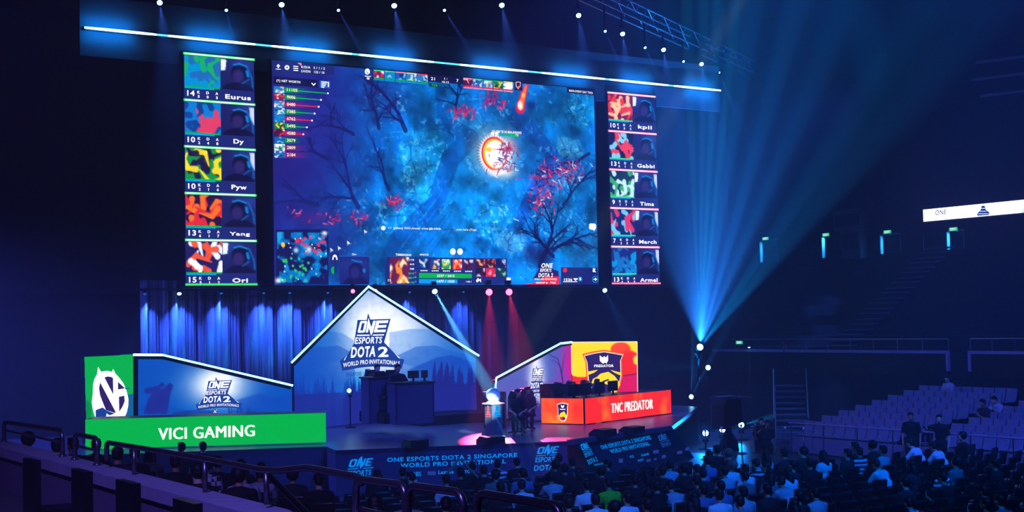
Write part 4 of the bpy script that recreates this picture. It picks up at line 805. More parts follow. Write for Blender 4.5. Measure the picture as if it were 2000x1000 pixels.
# ================================================================== right side of the hall
XR, XF = 46.0, 39.0                     # concourse wall, front of the upper stand
ZC, ZF = 7.05, 2.6
wl = MB(); dr = [(1483, 1520, 468, 511), (1604, 1618, 461, 501), (1718, 1760, 456, 494), (1802, 1805, 461, 490), (1848, 1884, 449, 488)]
spans = []
for x0, x1, yt, yb in dr:
    a, b = at_x(x0, yb, XR), at_x(x1, yb, XR); top = at_x((x0+x1)/2, yt, XR).z; spans.append((b.y, a.y, top))
spans.sort(); ZB0 = min(ZC, at_x(1700, 496, XR).z)
ys = [8.0]
for lo, hi, top in spans:
    wl.box((XR+.15, (ys[-1]+lo)/2, 16), (.3, lo-ys[-1], 18+2*(16-ZB0-9)) if False else (.3, lo-ys[-1], 18)); wl.box((XR+.15, (lo+hi)/2, (top+25)/2), (.3, hi-lo, 25-top)); ys.append(hi)
wl.box((XR+.15, (ys[-1]+64)/2, 16), (.3, 64-ys[-1], 18)); wl.box((XR+.15, 36, 3.5), (.3, 56, 7))
struct(wl.build('wall_right', M['hall']))
ords = ['nearest the big ribbon board', 'beside the narrow dark gap', 'in the middle of the concourse', 'second from the stage', 'closest to the stage']
for i, (lo, hi, top) in enumerate(spans):
    w_ = hi-lo; zb = 7.0
    d = thing('door_%d' % (i+1), None, None, (XR, (lo+hi)/2, zb)); del d['label']; del d['category']; struct(d)
    MB().box((XR+5, (lo+hi)/2, (zb+top)/2), (.05, w_+4, top-zb)).build('door_back', M['black'], d)
    for yy in (lo, hi): MB().box((XR+.11, yy, (zb+top)/2), (.17, .08, top-zb)).build('door_jamb', M['white'], d)
    MB().box((XR+.11, (lo+hi)/2, top), (.17, w_+.1, .08)).build('door_head', M['white'], d)
    area((XR+.3, (lo+hi)/2, top-.08), (XR+.2, (lo+hi)/2, zb), 34, .2, max(.15, w_*.5), (.02, .35, 1), 'doorway_lamp')
def exit_sign(px, py, X, label, wd=.44, hh=.16):
    p = at_x(px, py, X-.1)
    t = thing('exit_sign', label, 'exit sign', p, 'small green exit signs'); MB().box(p+Vector((.05, 0, 0)), (.08, wd, hh)).build('sign_case', M['black'], t)
    F = lambda u, v, d: p+Vector((-d, -u*wd, v*hh))
    flat('sign_face', [[(-.48, -.45), (.48, -.45), (.48, .45), (-.48, .45)]], F, .005, E['exit'], t); q = tx('EXIT', (-.3, -.28), (.3, -.28), .56, .02, flip=1); flat('sign_text', [q], F, .012, E['white'], t)
exit_sign(1495, 466, XR, 'green exit sign over the doorway closest to the beam light'); exit_sign(1613, 458.5, XR, 'green exit sign over the narrow doorway second from the stage')
exit_sign(1733, 453, XR, 'green exit sign over the wide doorway in the middle of the concourse'); exit_sign(1862, 447.5, XR, 'green exit sign over the doorway below the white ribbon board')
exit_sign(1444, 669, XF-.06, 'green exit sign low down beside the bright beam light', .42, .15)
# ribbon board
ra, rb_ = at_x(1803, 433, XR-.25), at_x(2010, 411, XR-.25); zt_ = at_x(1803, 409.5, XR-.25).z
rbn = thing('ribbon_board', 'long white LED ribbon board on the wall high above the right stand', 'screen', (XR-.2, rb_.y, ra.z))
MB().box((XR-.11, (ra.y+rb_.y)/2-1.5, (ra.z+zt_)/2), (.2, ra.y-rb_.y+3, zt_-ra.z+.1)).build('board_case', M['black'], rbn)
RP = Plane((XR-.22, ra.y, ra.z), (0, -1, 0)); RL = ra.y-rb_.y+2.9
ar = Art(160, 20, (255, 255, 255)); ar.X *= 1
for x in range(95, 160):
    yy = 12+3*math.sin(x*.21)+2*math.sin(x*.5); ar.line([(x, yy), (x, 20)], 1.6, (150, 205, 240), .8)
ar.mesh('board_picture', lambda u, v, d: RP.G(RL*u, (zt_-ra.z)*(1-v), .012), led_art('ribbon_picture', GAIN*1.5), rbn)
flat('board_text', [tx('ONE', (1827, 420.5), (1848, 418.5), 9.5, .02, .12)], RP.F, .024, E['purple'], rbn); flat('board_subtext', [tx('ESPORTS', (1826, 429), (1848, 427), 4.5, .01, .1)], RP.F, .024, emit('board_grey', (150, 150, 190), GAIN), rbn)
flat('board_crest', [[(1918, 402), (1924, 402), (1926, 409), (1933, 415), (1932, 420), (1909, 421.5), (1910, 416), (1916, 410)]], RP.F, .024, E['ink'], rbn); flat('board_crest_lines', [quad(1917, 406.5, 1925, 407.6), quad(1914, 412, 1928, 413), quad(1911, 417, 1931, 418)], RP.F, .03, E['white'], rbn)
area((XR-.7, rb_.y+1.5, ra.z+.3), (XR-4, rb_.y+1.5, ra.z), 140, 6, .6, (.12, .16, 1), 'ribbon_glow')
# control booth on the concourse
ca, cb_ = at_x(1645, 500, 45.6), at_x(1683, 500, 45.6); ctop = at_x(1665, 450, 45.6).z; cz = ZC-.3
cbn = thing('control_booth', 'boxy grey control booth standing on the concourse between the doorways', 'booth', (45.7, (ca.y+cb_.y)/2, cz))
MB().box((45.75, (ca.y+cb_.y)/2, (cz+ctop)/2), (.45, ca.y-cb_.y, ctop-cz)).build('booth_body', M['grey'], cbn)
MB().box((45.65, (ca.y+cb_.y)/2, ctop+.45), (.6, (ca.y-cb_.y)*1.4, .9)).build('booth_head', M['grey'], cbn)
MB().box((45.5, (ca.y+cb_.y)/2, (cz+ctop)/2+.2), (.06, (ca.y-cb_.y)*.75, (ctop-cz)*.55)).build('booth_window', M['glass'], cbn)
MB().box((45.33, (ca.y+cb_.y)/2, ctop+.45), (.06, (ca.y-cb_.y)*1.2, .5)).build('booth_window', M['glass'], cbn)
# upper stand: stepped concrete from the guard rail up to the concourse
us = MB(); NS = 11
for i in range(NS):
    x0 = XF+i*(XR-.05-XF)/NS; x1 = XF+(i+1)*(XR-.05-XF)/NS; z = ZF+(ZC-ZF)*(i+.5)/NS
    us.box(((x0+x1)/2, 26, z/2), (x1-x0, 36, z))
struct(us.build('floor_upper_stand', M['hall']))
aisle = thing('aisle_stairs', 'long flight of pale-edged steps climbing the dark upper stand', 'stairs', (XF+.3, 37.6, ZF))
stp = MB()
for i in range(NS*2):
    x0 = XF+.05+i*(XR-.2-XF)/(NS*2); z = ZF+(ZC-ZF)*(i//2+.5)/NS+(.2 if i % 2 else .02)
    stp.box((x0+.16, 37.6, z+.02), (.3, 1.3, .05))
stp.build('step_edges', M['tread'], aisle)
def guard(px0, px1, label, ret0, ret1):
    y0, y1 = at_x(px0, 688, XF).y, at_x(px1, 688, XF).y
    zb = 3.05; t = thing('guard_rail', label, 'railing', (XF, (y0+y1)/2, ZF))
    MB().box((XF-.05, (y0+y1)/2, zb), (.12, y0-y1, .1)).build('bottom_rail', M['coping'], t); MB().tube([(XF-.05, y0, zb+.45), (XF-.05, y1, zb+.45)], .03, 8).build('top_rail', M['steel'], t)
    n = max(3, int((y0-y1)/1.1))
    for i in range(n+1): MB().tube([(XF-.05, y0+(y1-y0)*i/n, ZF-.1), (XF-.05, y0+(y1-y0)*i/n, zb+.45)], .022, 6).build('post', M['steel'], t)
    MB().box((XF-.08, (y0+y1)/2, zb-.45), (.06, y0-y1, .8)).build('infill_panel', M['black'], t)
    for y_, r_ in ((y0, ret0), (y1, ret1)):
        if r_: MB().box((XF-.1, y_, zb-.3), (.12, .1, .7)).build('end_post', M['coping'], t)
guard(1537, 1855, 'long guard rail along the front edge of the upper stand', 0, 1); guard(1898, 2030, 'guard rail at the right edge of the picture beyond the stair gap', 1, 0); guard(1395, 1533, 'faint guard rail running back from the upper stand towards the beam light', 0, 0)
struct(MB().box((XF+.0, 26, 1.1), (.1, 36, 2.2)).build('wall_stand_front', M['matte']))
# pipes high on the wall
for i, (a, b) in enumerate((((1908, 122), (2012, 109)), ((1899, 156), (2012, 142)), ((1916, 187.5), (2012, 176)))):
    p, q = at_x(*a, XR-.25), at_x(*b, XR-.25); t = MB().tube([p, q], .06, 8).build('wall_pipe', M['coping']); tag(t, ['topmost', 'middle', 'lowest'][i]+' of three pale pipes high on the right wall', 'pipe', 'pale pipes high on the right wall')
    MB().box(p+Vector((.1, -.3, 0)), (.25, .06, .1)).build('pipe_clip', M['grey'], t)
# ---- lower bank of pale plastic seats
def row_x(k): return 32.5+.8*k
def row_z(k): return .12+.13*k
bank = MB()
for k in range(8): bank.box((row_x(k)+.05, 26.5, (row_z(k))/2), (.8, 12.6, row_z(k)))
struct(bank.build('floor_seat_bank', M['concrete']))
def seat_mesh(back_r=.05):
    m = MB()
    m.add(*_panel(.19, .03, [(-.02, .42), (-.04, .5), (-.1, .82), (-.12, .86)], .42)); return m
def _shell(wd, prof, th):
    """curved plastic shell: profile in (y, z) with rounded side edges"""
    vs = []; fs = []; cols = [(-1, .0), (-.92, .5), (-.6, 1), (0, 1), (.6, 1), (.92, .5), (1, 0)]
    for (y, z) in prof:
        for cx, dz in cols: vs.append((cx*wd/2, y-(1-dz)*.03, z))
    n = len(cols); r = len(prof)
    for i in range(r-1):
        for j in range(n-1): fs.append((i*n+j, i*n+j+1, (i+1)*n+j+1, (i+1)*n+j))
    vs2 = [(x, y-th*.9, z-th*.5) for x, y, z in vs]; N = len(vs)
    fs2 = [tuple(i+N for i in f[::-1]) for f in fs]
    edge = [i for i in range(n)]+[i*n+n-1 for i in range(1, r)]+[(r-1)*n+j for j in range(n-2, -1, -1)]+[i*n for i in range(r-2, 0, -1)]
    fs3 = [(edge[i], edge[(i+1) % len(edge)], edge[(i+1) % len(edge)]+N, edge[i]+N) for i in range(len(edge))]
    return vs+vs2, fs+fs2+fs3
sb_ = MB(); sb_.add(*_shell(.42, [(.22, .43), (.2, .46), (.0, .44), (-.14, .46), (-.19, .52), (-.24, .7), (-.27, .84), (-.275, .88)], .03))
sb_.box((0, -.02, .24), (.08, .1, .42)); sb_.box((0, -.02, .03), (.2, .25, .05))
seat0 = sb_.build('stadium_seat', M['seatgrey'], None, True)
ORD = ['front', 'second', 'third', 'fourth', 'fifth', 'sixth', 'seventh', 'top']
first = True; BANK = []
for k in range(8):
    for blk, (ya, yb) in (('left', (28.55, 32.75)), ('right', (22.2, 27.5))):
        for j in range(int((yb-ya)/.45)):
            y = yb-.22-.45*j
            if k < 2 and blk == 'left' and y > 32.4-.0: pass
            o = seat0 if first else seat0.copy()
            if not first: COL.objects.link(o)
            first = False
            BANK.append((k, y, o)); o.location = (row_x(k)+.05, y, row_z(k)); o.rotation_euler = (0, 0, R(90))
            tag(o, 'empty pale plastic seat in the %s row of the bank %s the sloping aisle' % (ORD[k], 'before' if blk == 'left' else 'past'), 'seat', 'pale seats, %s row, %s the aisle' % (ORD[k], 'before' if blk == 'left' else 'past'))
fr = thing('front_rail', 'pale rail on posts in front of the bank of plastic seats', 'railing', (32.0, 27, 0))
MB().tube([(32.0, 32.6, .98), (32.0, 21, .98)], .03, 8).build('top_rail', M['coping'], fr); MB().box((32.02, 26.8, .3), (.04, 11.6, .5)).build('kick_panel', M['seatgrey'], fr)
for i in range(9): MB().tube([(32.0, 32.5-i*1.4, 0), (32.0, 32.5-i*1.4, .98)], .022, 6).build('post', M['steel'], fr)
# side stairs with handrails, left of the bank, climbing away from the camera
sb0 = at_z(1547, 868, 0); sd_ = Vector((.70, .714, 0)); sx_ = Vector((.714, -.70, 0))
ss = thing('side_stairs', 'open stairs with bright treads and handrails left of the pale seat bank', 'stairs', sb0)
rzs = math.atan2(sx_.y, sx_.x)
for k in range(10): MB().box(sb0+sd_*(.15+.3*k)+Vector((0, 0, .19*(k+1)-.03)), (1.1, .28, .06), rzs).build('tread', M['tread'], ss)
for s_ in (-.58, .58):
    o_ = sb0+sx_*s_
    MB().prism([o_, o_+sd_*.3, o_+sd_*3.1+Vector((0, 0, 1.65)), o_+sd_*3.1+Vector((0, 0, 1.9)), o_+Vector((0, 0, .2))], sx_*.05).build('stringer', M['grey'], ss)
    MB().tube([o_, o_+Vector((0, 0, .9)), o_+sd_*2.6+Vector((0, 0, 2.5)), o_+sd_*2.6+Vector((0, 0, 1.5))], .025, 8).build('handrail', M['steel'], ss); MB().tube([o_+Vector((0, 0, .5)), o_+sd_*2.6+Vector((0, 0, 2.1))], .018, 6).build('handrail', M['steel'], ss)
    for f in (.8, 1.6, 2.3): MB().tube([o_+sd_*f+Vector((0, 0, f*.61)), o_+sd_*f+Vector((0, 0, .9+f*.613))], .018, 6).build('baluster', M['steel'], ss)
# ---- kit beside the stage
def stanchion(px, py, label, hgt=.95):
    p = at_z(px, py, 0); t = thing('stanchion', label, 'stanchion', p, 'chrome crowd posts beside the stage')
    MB().lathe([(.16, 0), (.16, .02), (.05, .05), (.02, .06)], 14, p).build('base', M['steel'], t, True); MB().lathe([(.02, .05), (.02, hgt-.08)], 8, p).build('post', M['steel'], t, True)
    MB().lathe([(.035, hgt-.08), (.04, hgt-.04), (.02, hgt)], 10, p).build('cap', M['white'], t, True)
for px, py, l in ((1379, 898, 'chrome post below the first floor lamp, nearest the leaning banner'), (1411, 892, 'chrome post below the middle floor lamp'), (1449, 886, 'chrome post below the third floor lamp'), (1476, 884, 'chrome post left of the side stairs, first of a close pair'),
                  (1493, 882, 'chrome post left of the side stairs, second of a close pair'), (1535, 892, 'chrome post in front of the side stairs'), (1571, 894, 'chrome post between the side stairs and the pale seats')): stanchion(px, py, l)
sp_ = at_z(1424, 880, 0)
cs = thing('covered_speaker', 'black cloth-covered loudspeaker on a stand right of the stage', 'speaker', sp_)
zt1 = at_y(1424, 777, sp_.y).z; zt0 = at_y(1424, 822, sp_.y).z
MB().lathe([(.34, 0), (.3, .3), (.12, .6), (.08, zt0)], 10, sp_).build('stand', M['matte'], cs, True)
MB().prism([sp_+Vector((-.4, -.25, zt0-.25)), sp_+Vector((.35, -.3, zt0-.05)), sp_+Vector((.33, -.28, zt1-.05)), sp_+Vector((-.2, -.25, zt1)), sp_+Vector((-.38, -.25, zt1-.2))], (0, .6, 0)).build('cloth_cover', M['matte'], cs)
for x0, x1, yb, yt, l in ((1396, 1432, 812, 775, 'blue-grey flight case behind the covered loudspeaker'), (1434, 1448, 812, 775, 'narrow blue-grey flight case right of the covered loudspeaker'), (1450, 1460, 812, 776, 'slim flight case at the end behind the covered loudspeaker')):
    Yk = 41.4; a, b = at_y(x0, yb, Yk), at_y(x1, yb, Yk); zt2 = at_y(x0, yt, Yk).z
    t = thing('flight_case', l, 'case', ((a.x+b.x)/2, Yk, 0), 'flight cases right of the stage'); MB().box(((a.x+b.x)/2, Yk, zt2/2+.08), (b.x-a.x, .6, zt2-.16)).build('case_body', M['grey'], t)
    for s_ in (a.x, b.x): MB().box((s_, Yk, zt2/2+.08), (.04, .64, zt2-.14)).build('edge_profile', M['alu'], t)
    for s_ in (a.x+.1, b.x-.1): MB().tube([(s_, Yk-.2, .08), (s_, Yk+.2, .08)], .08, 10).build('caster_wheel', M['black'], t)
bx0, bx1 = at_z(966, 838, SZ), at_z(1004, 838, SZ); bzt = at_y(966, 766, bx0.y).z
bc = thing('flight_case', 'tall black case standing behind the trophy plinth beside the wing wall', 'case', ((bx0.x+bx1.x)/2, bx0.y, SZ))
MB().box(((bx0.x+bx1.x)/2, bx0.y+.3, (SZ+bzt)/2), (bx1.x-bx0.x, .6, bzt-SZ)).build('case_body', M['black'], bc); MB().box((bx1.x, bx0.y+.3, (SZ+bzt)/2), (.05, .64, bzt-SZ)).build('edge_profile', M['grey'], bc)
# far-left stair in the corner of the hall
bs = thing('corner_steps', 'short flight of steps far off in the dark upper left corner', 'stairs', at_y(155, 150, 60))
for i, (x0, x1, y) in enumerate(((127, 170, 173), (135, 170, 162), (144, 184, 151), (152, 170, 139), (161, 170, 129))):
    a, b = at_y(x0, y, 60+i*.4), at_y(x1, y, 60+i*.4); MB().box(((a.x+b.x)/2, a.y, a.z), (b.x-a.x, .3, .07)).build('tread', M['tread'], bs)
a = at_y(170, 150, 60.8); MB().prism([at_y(130, 176, 60.9), at_y(172, 176, 60.9), at_y(172, 126, 60.9), at_y(163, 126, 60.9)], (0, 4.2, 0)).build('stair_flank', M['hall'], bs); b = at_y(130, 176, 61); c = at_y(172, 176, 61); MB().box(((b.x+c.x)/2, 62, (b.z-.02)/2), (c.x-b.x, 4, b.z-.02)).build('stair_base', M['hall'], bs)

# ================================================================== left stand in front of the camera
lt = MB()
def lrow_x(k): return 5.3+.85*k
def lrow_z(k): return 1.62-.17*k
for k in range(6): lt.box((lrow_x(k), 21, lrow_z(k)/2), (.85, 34, lrow_z(k)))
struct(lt.build('floor_left_bank', M['concrete']))
struct(MB().box((2.3, 18, 1.2), (4.1, 40, 2.4)).build('floor_left_stand', M['concrete']))
zl = at_x(270, 932, 4.45).z
lw = thing('parapet', 'low stone-topped wall running along the foot of the near handrails', 'wall', (4.4, 12, 2.4))
ye = at_x(598, 1003, 4.45).y-1.5
MB().box((4.42, (ye+22)/2, zl-.06), (.34, 22-ye, .12)).build('coping', M['coping'], lw); MB().box((4.42, (ye+22)/2, (2.4+zl-.12)/2), (.26, 22-ye, zl-.12-2.4)).build('wall_face', M['wallpaint'], lw)
def hand(name, label, pts, posts=(), X=4.5, r=.027, cat='handrail'):
    P = [at_x(x, y, X) for x, y in pts]; t = thing(name, label, cat, (X, P[0].y, 2.4))
    sm = [P[0]]
    for i in range(1, len(P)-1):
        a = P[i]+(P[i-1]-P[i])*min(.5, .07/max(.01, (P[i-1]-P[i]).length)); b = P[i]+(P[i+1]-P[i])*min(.5, .07/max(.01, (P[i+1]-P[i]).length)); sm += [a, P[i]*.5+(a+b)*.25, b]
    sm.append(P[-1]); MB().tube(sm, r, 10).build('rail_tube', M['steel'], t, True)
    for x, y0, y1 in posts:
        a = at_x(x, y0, X); MB().tube([a, Vector((X, a.y, min(a.z-.05, at_x(x, y1, X).z)))], r*.9, 8).build('post', M['steel'], t, True)
    return t
def hoop(label, x0, y0, x1, y1, posts=True):
    a, b = at_x(x0, y0, 4.5), at_x(x1, y1, 4.5); t = thing('rail_hoop', label, 'handrail', (4.5, (a.y+b.y)/2, zl), 'steel hoops of the near handrail')
    rr = .09; c = []
    for k in range(5): an = k*math.pi/8; c.append((4.5, a.y-rr+rr*math.cos(an+0), a.z-rr+rr*math.sin(an)))
    for k in range(5): an = math.pi/2+k*math.pi/8; c.append((4.5, b.y+rr+rr*math.cos(an), b.z-rr+rr*math.sin(an)))
    MB().tube([(4.5, a.y, zl+.004)]+c+[(4.5, b.y, zl+.004)], .027, 10).build('hoop_tube', M['steel'], t, True)
    MB().tube([(4.5, a.y, zl+.16), (4.5, b.y, zl+.16)], .016, 8).build('cross_bar', M['steel'], t, True)
    for y in (a.y, b.y): MB().lathe([(.05, 0), (.05, .015), (.03, .03)], 12, (4.5, y, zl)).build('foot_flange', M['steel'], t, True)
hoop('steel hoop of the handrail farthest left, over dark silhouettes', 8, 824, 122, 841); hoop('small steel hoop second from the left along the parapet', 146, 848, 190, 856)
hand('handrail', 'long continuous handrail sagging below the green desk', [(209, 900), (208, 864), (400, 896), (508, 917), (546, 919), (600, 913), (702, 932), (708, 945)], ((262, 873, 932), (400, 897, 965), (520, 919, 985)))
b0, b1 = at_x(527, 930, 4.5), at_x(600, 1004, 4.47); br = MB().tube([b0, b1], .026, 8).build('brace_bar', M['black']); tag(br, 'dark slanting brace bar crossing in front of the grey-shirted person', 'bar')
hoop('steel hoop in the middle, left of a matching hoop', 695, 934, 792, 948); hoop('steel hoop below the long banner lettering, right of its twin', 796, 947, 905, 963); hoop('widest steel hoop at the bottom of the picture', 931, 962, 1096, 989); 
# dark seats on the camera side of the parapet
def near_seat(px, py, wpx, label):
    X = 3.75; p = at_x(px, py, X); wd = .46; zt = p.z; z0 = 2.4
    t = thing('near_seat', label, 'seat', (X, p.y, z0), 'dark seats behind the parapet')
    MB().box((X, p.y, zt-.28), (.07, wd, .56)).build('backrest', M['chair'], t); MB().box((X+.24, p.y, zt-.55), (.42, wd, .07)).build('seat_pan', M['chair'], t); MB().box((X+.1, p.y, (z0+zt-.58)/2), (.08, .2, zt-.58-z0)).build('pedestal', M['black'], t)
near_seat(250, 940, 40, 'dark seat back against the parapet below the green desk'); near_seat(62, 897, 40, 'dark seat back at the far left of the parapet'); near_seat(366, 978, 60, 'dark seat back at the bottom edge beneath the handrail post')
near_seat(160, 918, 40, 'dark seat back between the two left handrail posts')
# ================================================================== people
def limb(mb, pts, rs, seg=10):
    mb.tube(pts, list(rs), seg)
    for p, r in zip(pts, rs): mb.ell(p, (r, r, r), seg, 6)
def fuse(mb, name, voxel, smooth=6, mat_=None):
    """one continuous surface out of overlapping tapered limbs"""
    o = mb.build('fuse_work', mat_ or M['black'])
    r = o.modifiers.new('r', 'REMESH'); r.mode = 'VOXEL'; r.voxel_size = voxel; r.use_smooth_shade = True
    s = o.modifiers.new('s', 'SMOOTH'); s.factor = .5; s.iterations = smooth
    dg = bpy.context.evaluated_depsgraph_get(); me = bpy.data.meshes.new_from_object(o.evaluated_get(dg)); me.name = name
    old = o.data; bpy.data.objects.remove(o); bpy.data.meshes.remove(old); me.shade_smooth(); return me
SKIN = [mat('skin_tan', (176, 130, 104), .55, scale=20, amt=.06), mat('skin_light', (205, 165, 140), .55, scale=20, amt=.06)]
HAIR = mat('hair_black', (14, 12, 12), .6, scale=40, amt=.3); HAIRB = mat('hair_dyed_pale', (120, 100, 84), .6, scale=40, amt=.2)
CL = dict(white=(225, 228, 232), pale=(168, 178, 190), grey=(112, 114, 120), blue=(96, 120, 165), dark=(34, 34, 40), black=(14, 14, 16), lime=(70, 215, 40))
CLM = {k: mat('shirt_'+k, v, .85, scale=14, amt=.1, bump=.3) for k, v in CL.items()}
def stripes(name, c1, c2, scale):
    m = mat(name, c1, .85); nt = m.node_tree; b = nt.nodes['Principled BSDF']; tc = nt.nodes.new('ShaderNodeTexCoord'); wv = nt.nodes.new('ShaderNodeTexWave'); wv.bands_direction = 'Z'; wv.inputs['Scale'].default_value = scale
    rp = nt.nodes.new('ShaderNodeValToRGB'); rp.color_ramp.interpolation = 'CONSTANT'; rp.color_ramp.elements[0].color = lin(c1)+(1,); rp.color_ramp.elements[1].position = .5; rp.color_ramp.elements[1].color = lin(c2)+(1,)
    nt.links.new(tc.outputs['Object'], wv.inputs['Vector']); nt.links.new(wv.outputs['Fac'], rp.inputs['Fac']); nt.links.new(rp.outputs['Color'], b.inputs['Base Color']); return m
CLM['striped'] = stripes('shirt_striped', (215, 220, 228), (24, 26, 40), 3.2)
def checks():
    m = mat('shirt_checked', (200, 205, 215), .85); nt = m.node_tree; b = nt.nodes['Principled BSDF']; tc = nt.nodes.new('ShaderNodeTexCoord'); ck = nt.nodes.new('ShaderNodeTexChecker'); ck.inputs['Scale'].default_value = 14
    ck.inputs[1].default_value = lin((205, 212, 225))+(1,); ck.inputs[2].default_value = lin((40, 44, 60))+(1,); nt.links.new(tc.outputs['Object'], ck.inputs['Vector']); nt.links.new(ck.outputs['Color'], b.inputs['Base Color']); return m
CLM['checked'] = checks()
TROU = [mat('trousers_denim', (34, 40, 58), .85, scale=20), mat('trousers_black', (16, 16, 18), .85, scale=20)]
SHOE = mat('shoe_black', (20, 20, 22), .5)
def hand_(mb, wrist, dirv, palm_n, curl=.5, side=1):
    """palm, four unequal bent fingers and a thumb leaving the side of the palm"""
    d = Vector(dirv).normalized(); n = Vector(palm_n); n = (n-d*n.dot(d)).normalized(); s = d.cross(n)*side; w = Vector(wrist)
    for i in range(4):
        off = (i-1.5)*.02; base = w+d*.085+s*off; L = (.068, .078, .074, .058)[i]
        limb(mb, [w+s*off*.7+d*.01, base], [.014, .0105], 6)
        k1 = base+(d*math.cos(curl)+n*math.sin(curl))*L*.5; k2 = k1+(d*math.cos(curl*1.9)+n*math.sin(curl*1.9))*L*.5
        limb(mb, [base, k1, k2], [.0095, .0088, .0075], 6)
    tb = w+d*.03-s*.03; t1 = tb+(d*.6-s*.75+n*.3).normalized()*.035; t2 = t1+(d*.85-s*.2+n*.5).normalized()*.03
    limb(mb, [w+d*.015-s*.012, tb, t1, t2], [.014, .012, .011, .009], 6)
def make_proto(kind, lean=.12, side=0., turn=0., tilt=0., arms='lap', standing=False):
    """joints in metres, person at the origin facing +Y; returns meshes and the head's place"""
    if standing: hip = Vector((0, 0, .93)); 
    else: hip = Vector((0, -.02, .5))
    up_v = Vector((side, math.sin(lean), math.cos(lean))).normalized()
    waist = hip+up_v*.2; chest = hip+up_v*.38+Vector((0, math.sin(lean)*.04, 0)); neck = hip+up_v*.52+Vector((0, math.sin(lean)*.09, 0)); 
    hc = neck+(up_v*.8+Vector((0, .25+.3*lean-tilt*.5, .45))).normalized()*.155
    body, shirt, tr = MB(), MB(), MB()
    sx = Vector((1, 0, 0))
    # torso
    for mb, e in ((body, 0.), (shirt, .014)):
        mb.ell(hip+up_v*.02, (.165+e, .115+e, .12), 14, 8); mb.ell(waist, (.15+e, .105+e, .14), 14, 8); mb.ell(chest, (.175+e, .118+e, .17), 14, 8)
        mb.ell(neck-up_v*.07, (.165+e, .085+e, .075), 14, 8)
    limb(body, [neck-up_v*.06, neck+up_v*.03, hc-Vector((0, .0, .05))], [.06, .052, .05]); limb(shirt, [neck-up_v*.07, neck-up_v*.005], [.075, .062])
    # head with a face
    hm = Matrix.Translation(hc) @ Matrix.Rotation(turn, 4, 'Z') @ Matrix.Rotation(-tilt-lean*.4, 4, 'X')
    def hp_(p): return hm @ Vector(p)
    def he(c, r): body.ell(hp_(c), r, 12, 8, hm.to_3x3().to_4x4())
    he((0, -.012, .03), (.077, .094, .088)); he((0, .022, -.03), (.06, .07, .082)); he((0, .05, -.085), (.034, .03, .022)); he((0, .094, -.012), (.011, .017, .02)); limb(body, [hp_((0, .086, .02)), hp_((0, .1, -.02))], [.007, .011], 6)
    he((0, .085, -.052), (.022, .01, .007)); he((0, .083, -.064), (.02, .01, .006))
    for s in (-1, 1): he((s*.03, .078, .018), (.014, .01, .008)); he((s*.03, .082, .034), (.018, .008, .004)); he((s*.079, -.004, -.005), (.008, .02, .03))
    # arms
    for s in (-1, 1):
        sh = neck-up_v*.07+sx*s*.185; a = arms if isinstance(arms, str) else arms[0 if s < 0 else 1]
        if a == 'lap': el = sh+Vector((s*.05, .05+.1*lean, -.27)); wr = Vector((s*.09, .26, .62)); dv = (-s*.3, .8, -.25); pn = (0, 0, -1)
        elif a == 'knee': el = sh+Vector((s*.04, .17, -.22)); wr = Vector((s*.07, .46, .64)); dv = (-s*.6, .5, -.4); pn = (0, -.3, -1)
        elif a == 'chin': el = sh+Vector((s*.02, .2, -.2)); wr = hp_((s*.05, .06, -.15)); dv = (-s*.4, .1, .9); pn = (-s*.3, -1, 0)
        elif a == 'up': el = sh+Vector((s*.2, .05, .12)); wr = hc+Vector((s*.1, .02, .2)); dv = (-s*.5, .1, .7); pn = (-s*.6, .5, 0)
        elif a == 'phone': el = sh+Vector((s*.05, .1, -.25)); wr = sh+Vector((-s*.06, .34, -.16)); dv = (-s*.3, .4, .8); pn = (-s*.5, -.7, 0)
        elif a == 'desk': el = sh+Vector((s*.1, .12, -.24)); wr = sh+Vector((-s*.02, .38, -.27)); dv = (-s*.15, 1, -.05); pn = (0, 0, -1)
        elif a == 'point': el = sh+Vector((s*.14, .2, -.05)); wr = sh+Vector((s*.1, .47, .06)); dv = (0, 1, .2); pn = (0, 0, -1)
        else: el = sh+Vector((s*.06, -.02, -.29)); wr = sh+Vector((s*.05, .06, -.55)); dv = (0, .1, -1); pn = (-s, 0, 0)
        limb(body, [sh, el, wr], [.05, .042, .027]); hand_(body, wr, dv, pn, .6 if a != 'point' else .15, s)
        limb(shirt, [neck-up_v*.06+sx*s*.1, sh, sh+(el-sh)*.72], [.07, .066, .06])
    # legs
    for s in (-1, 1):
        hj = hip+sx*s*.095
        if standing: kn = Vector((s*.11, .03, .5)); an = Vector((s*.12, 0., .09))
        else: kn = Vector((s*.13, .42, .5)); an = Vector((s*.12, .4+(.08 if arms == 'knee' else 0), .09))
        limb(body, [hj, kn, an], [.085, .055, .038]); limb(tr, [hj, hj+(kn-hj)*.5, kn, kn+(an-kn)*.45, an+Vector((0, 0, .02))], [.105, .09, .07, .062, .055])
        limb(body, [an, an+Vector((0, .06, -.05)), an+Vector((0, .17, -.06))], [.038, .035, .028])
    tr.ell(hip-up_v*.01, (.182, .135, .12), 14, 8)
    shm = MB()
    for s in (-1, 1):
        an = Vector((s*.12, 0, 0)) if standing else Vector((s*.12, .4+(.08 if arms == 'knee' else 0), 0))
        limb(shm, [an+Vector((0, -.03, .05)), an+Vector((0, .08, .045)), an+Vector((0, .2, .035))], [.05, .047, .035])
    return dict(body=fuse(body, 'person_body', .0125, 4), shirt=fuse(shirt, 'shirt', .02, 6), tr=fuse(tr, 'trousers', .022, 6), shoe=fuse(shm, 'shoes', .02, 3), head=hm)
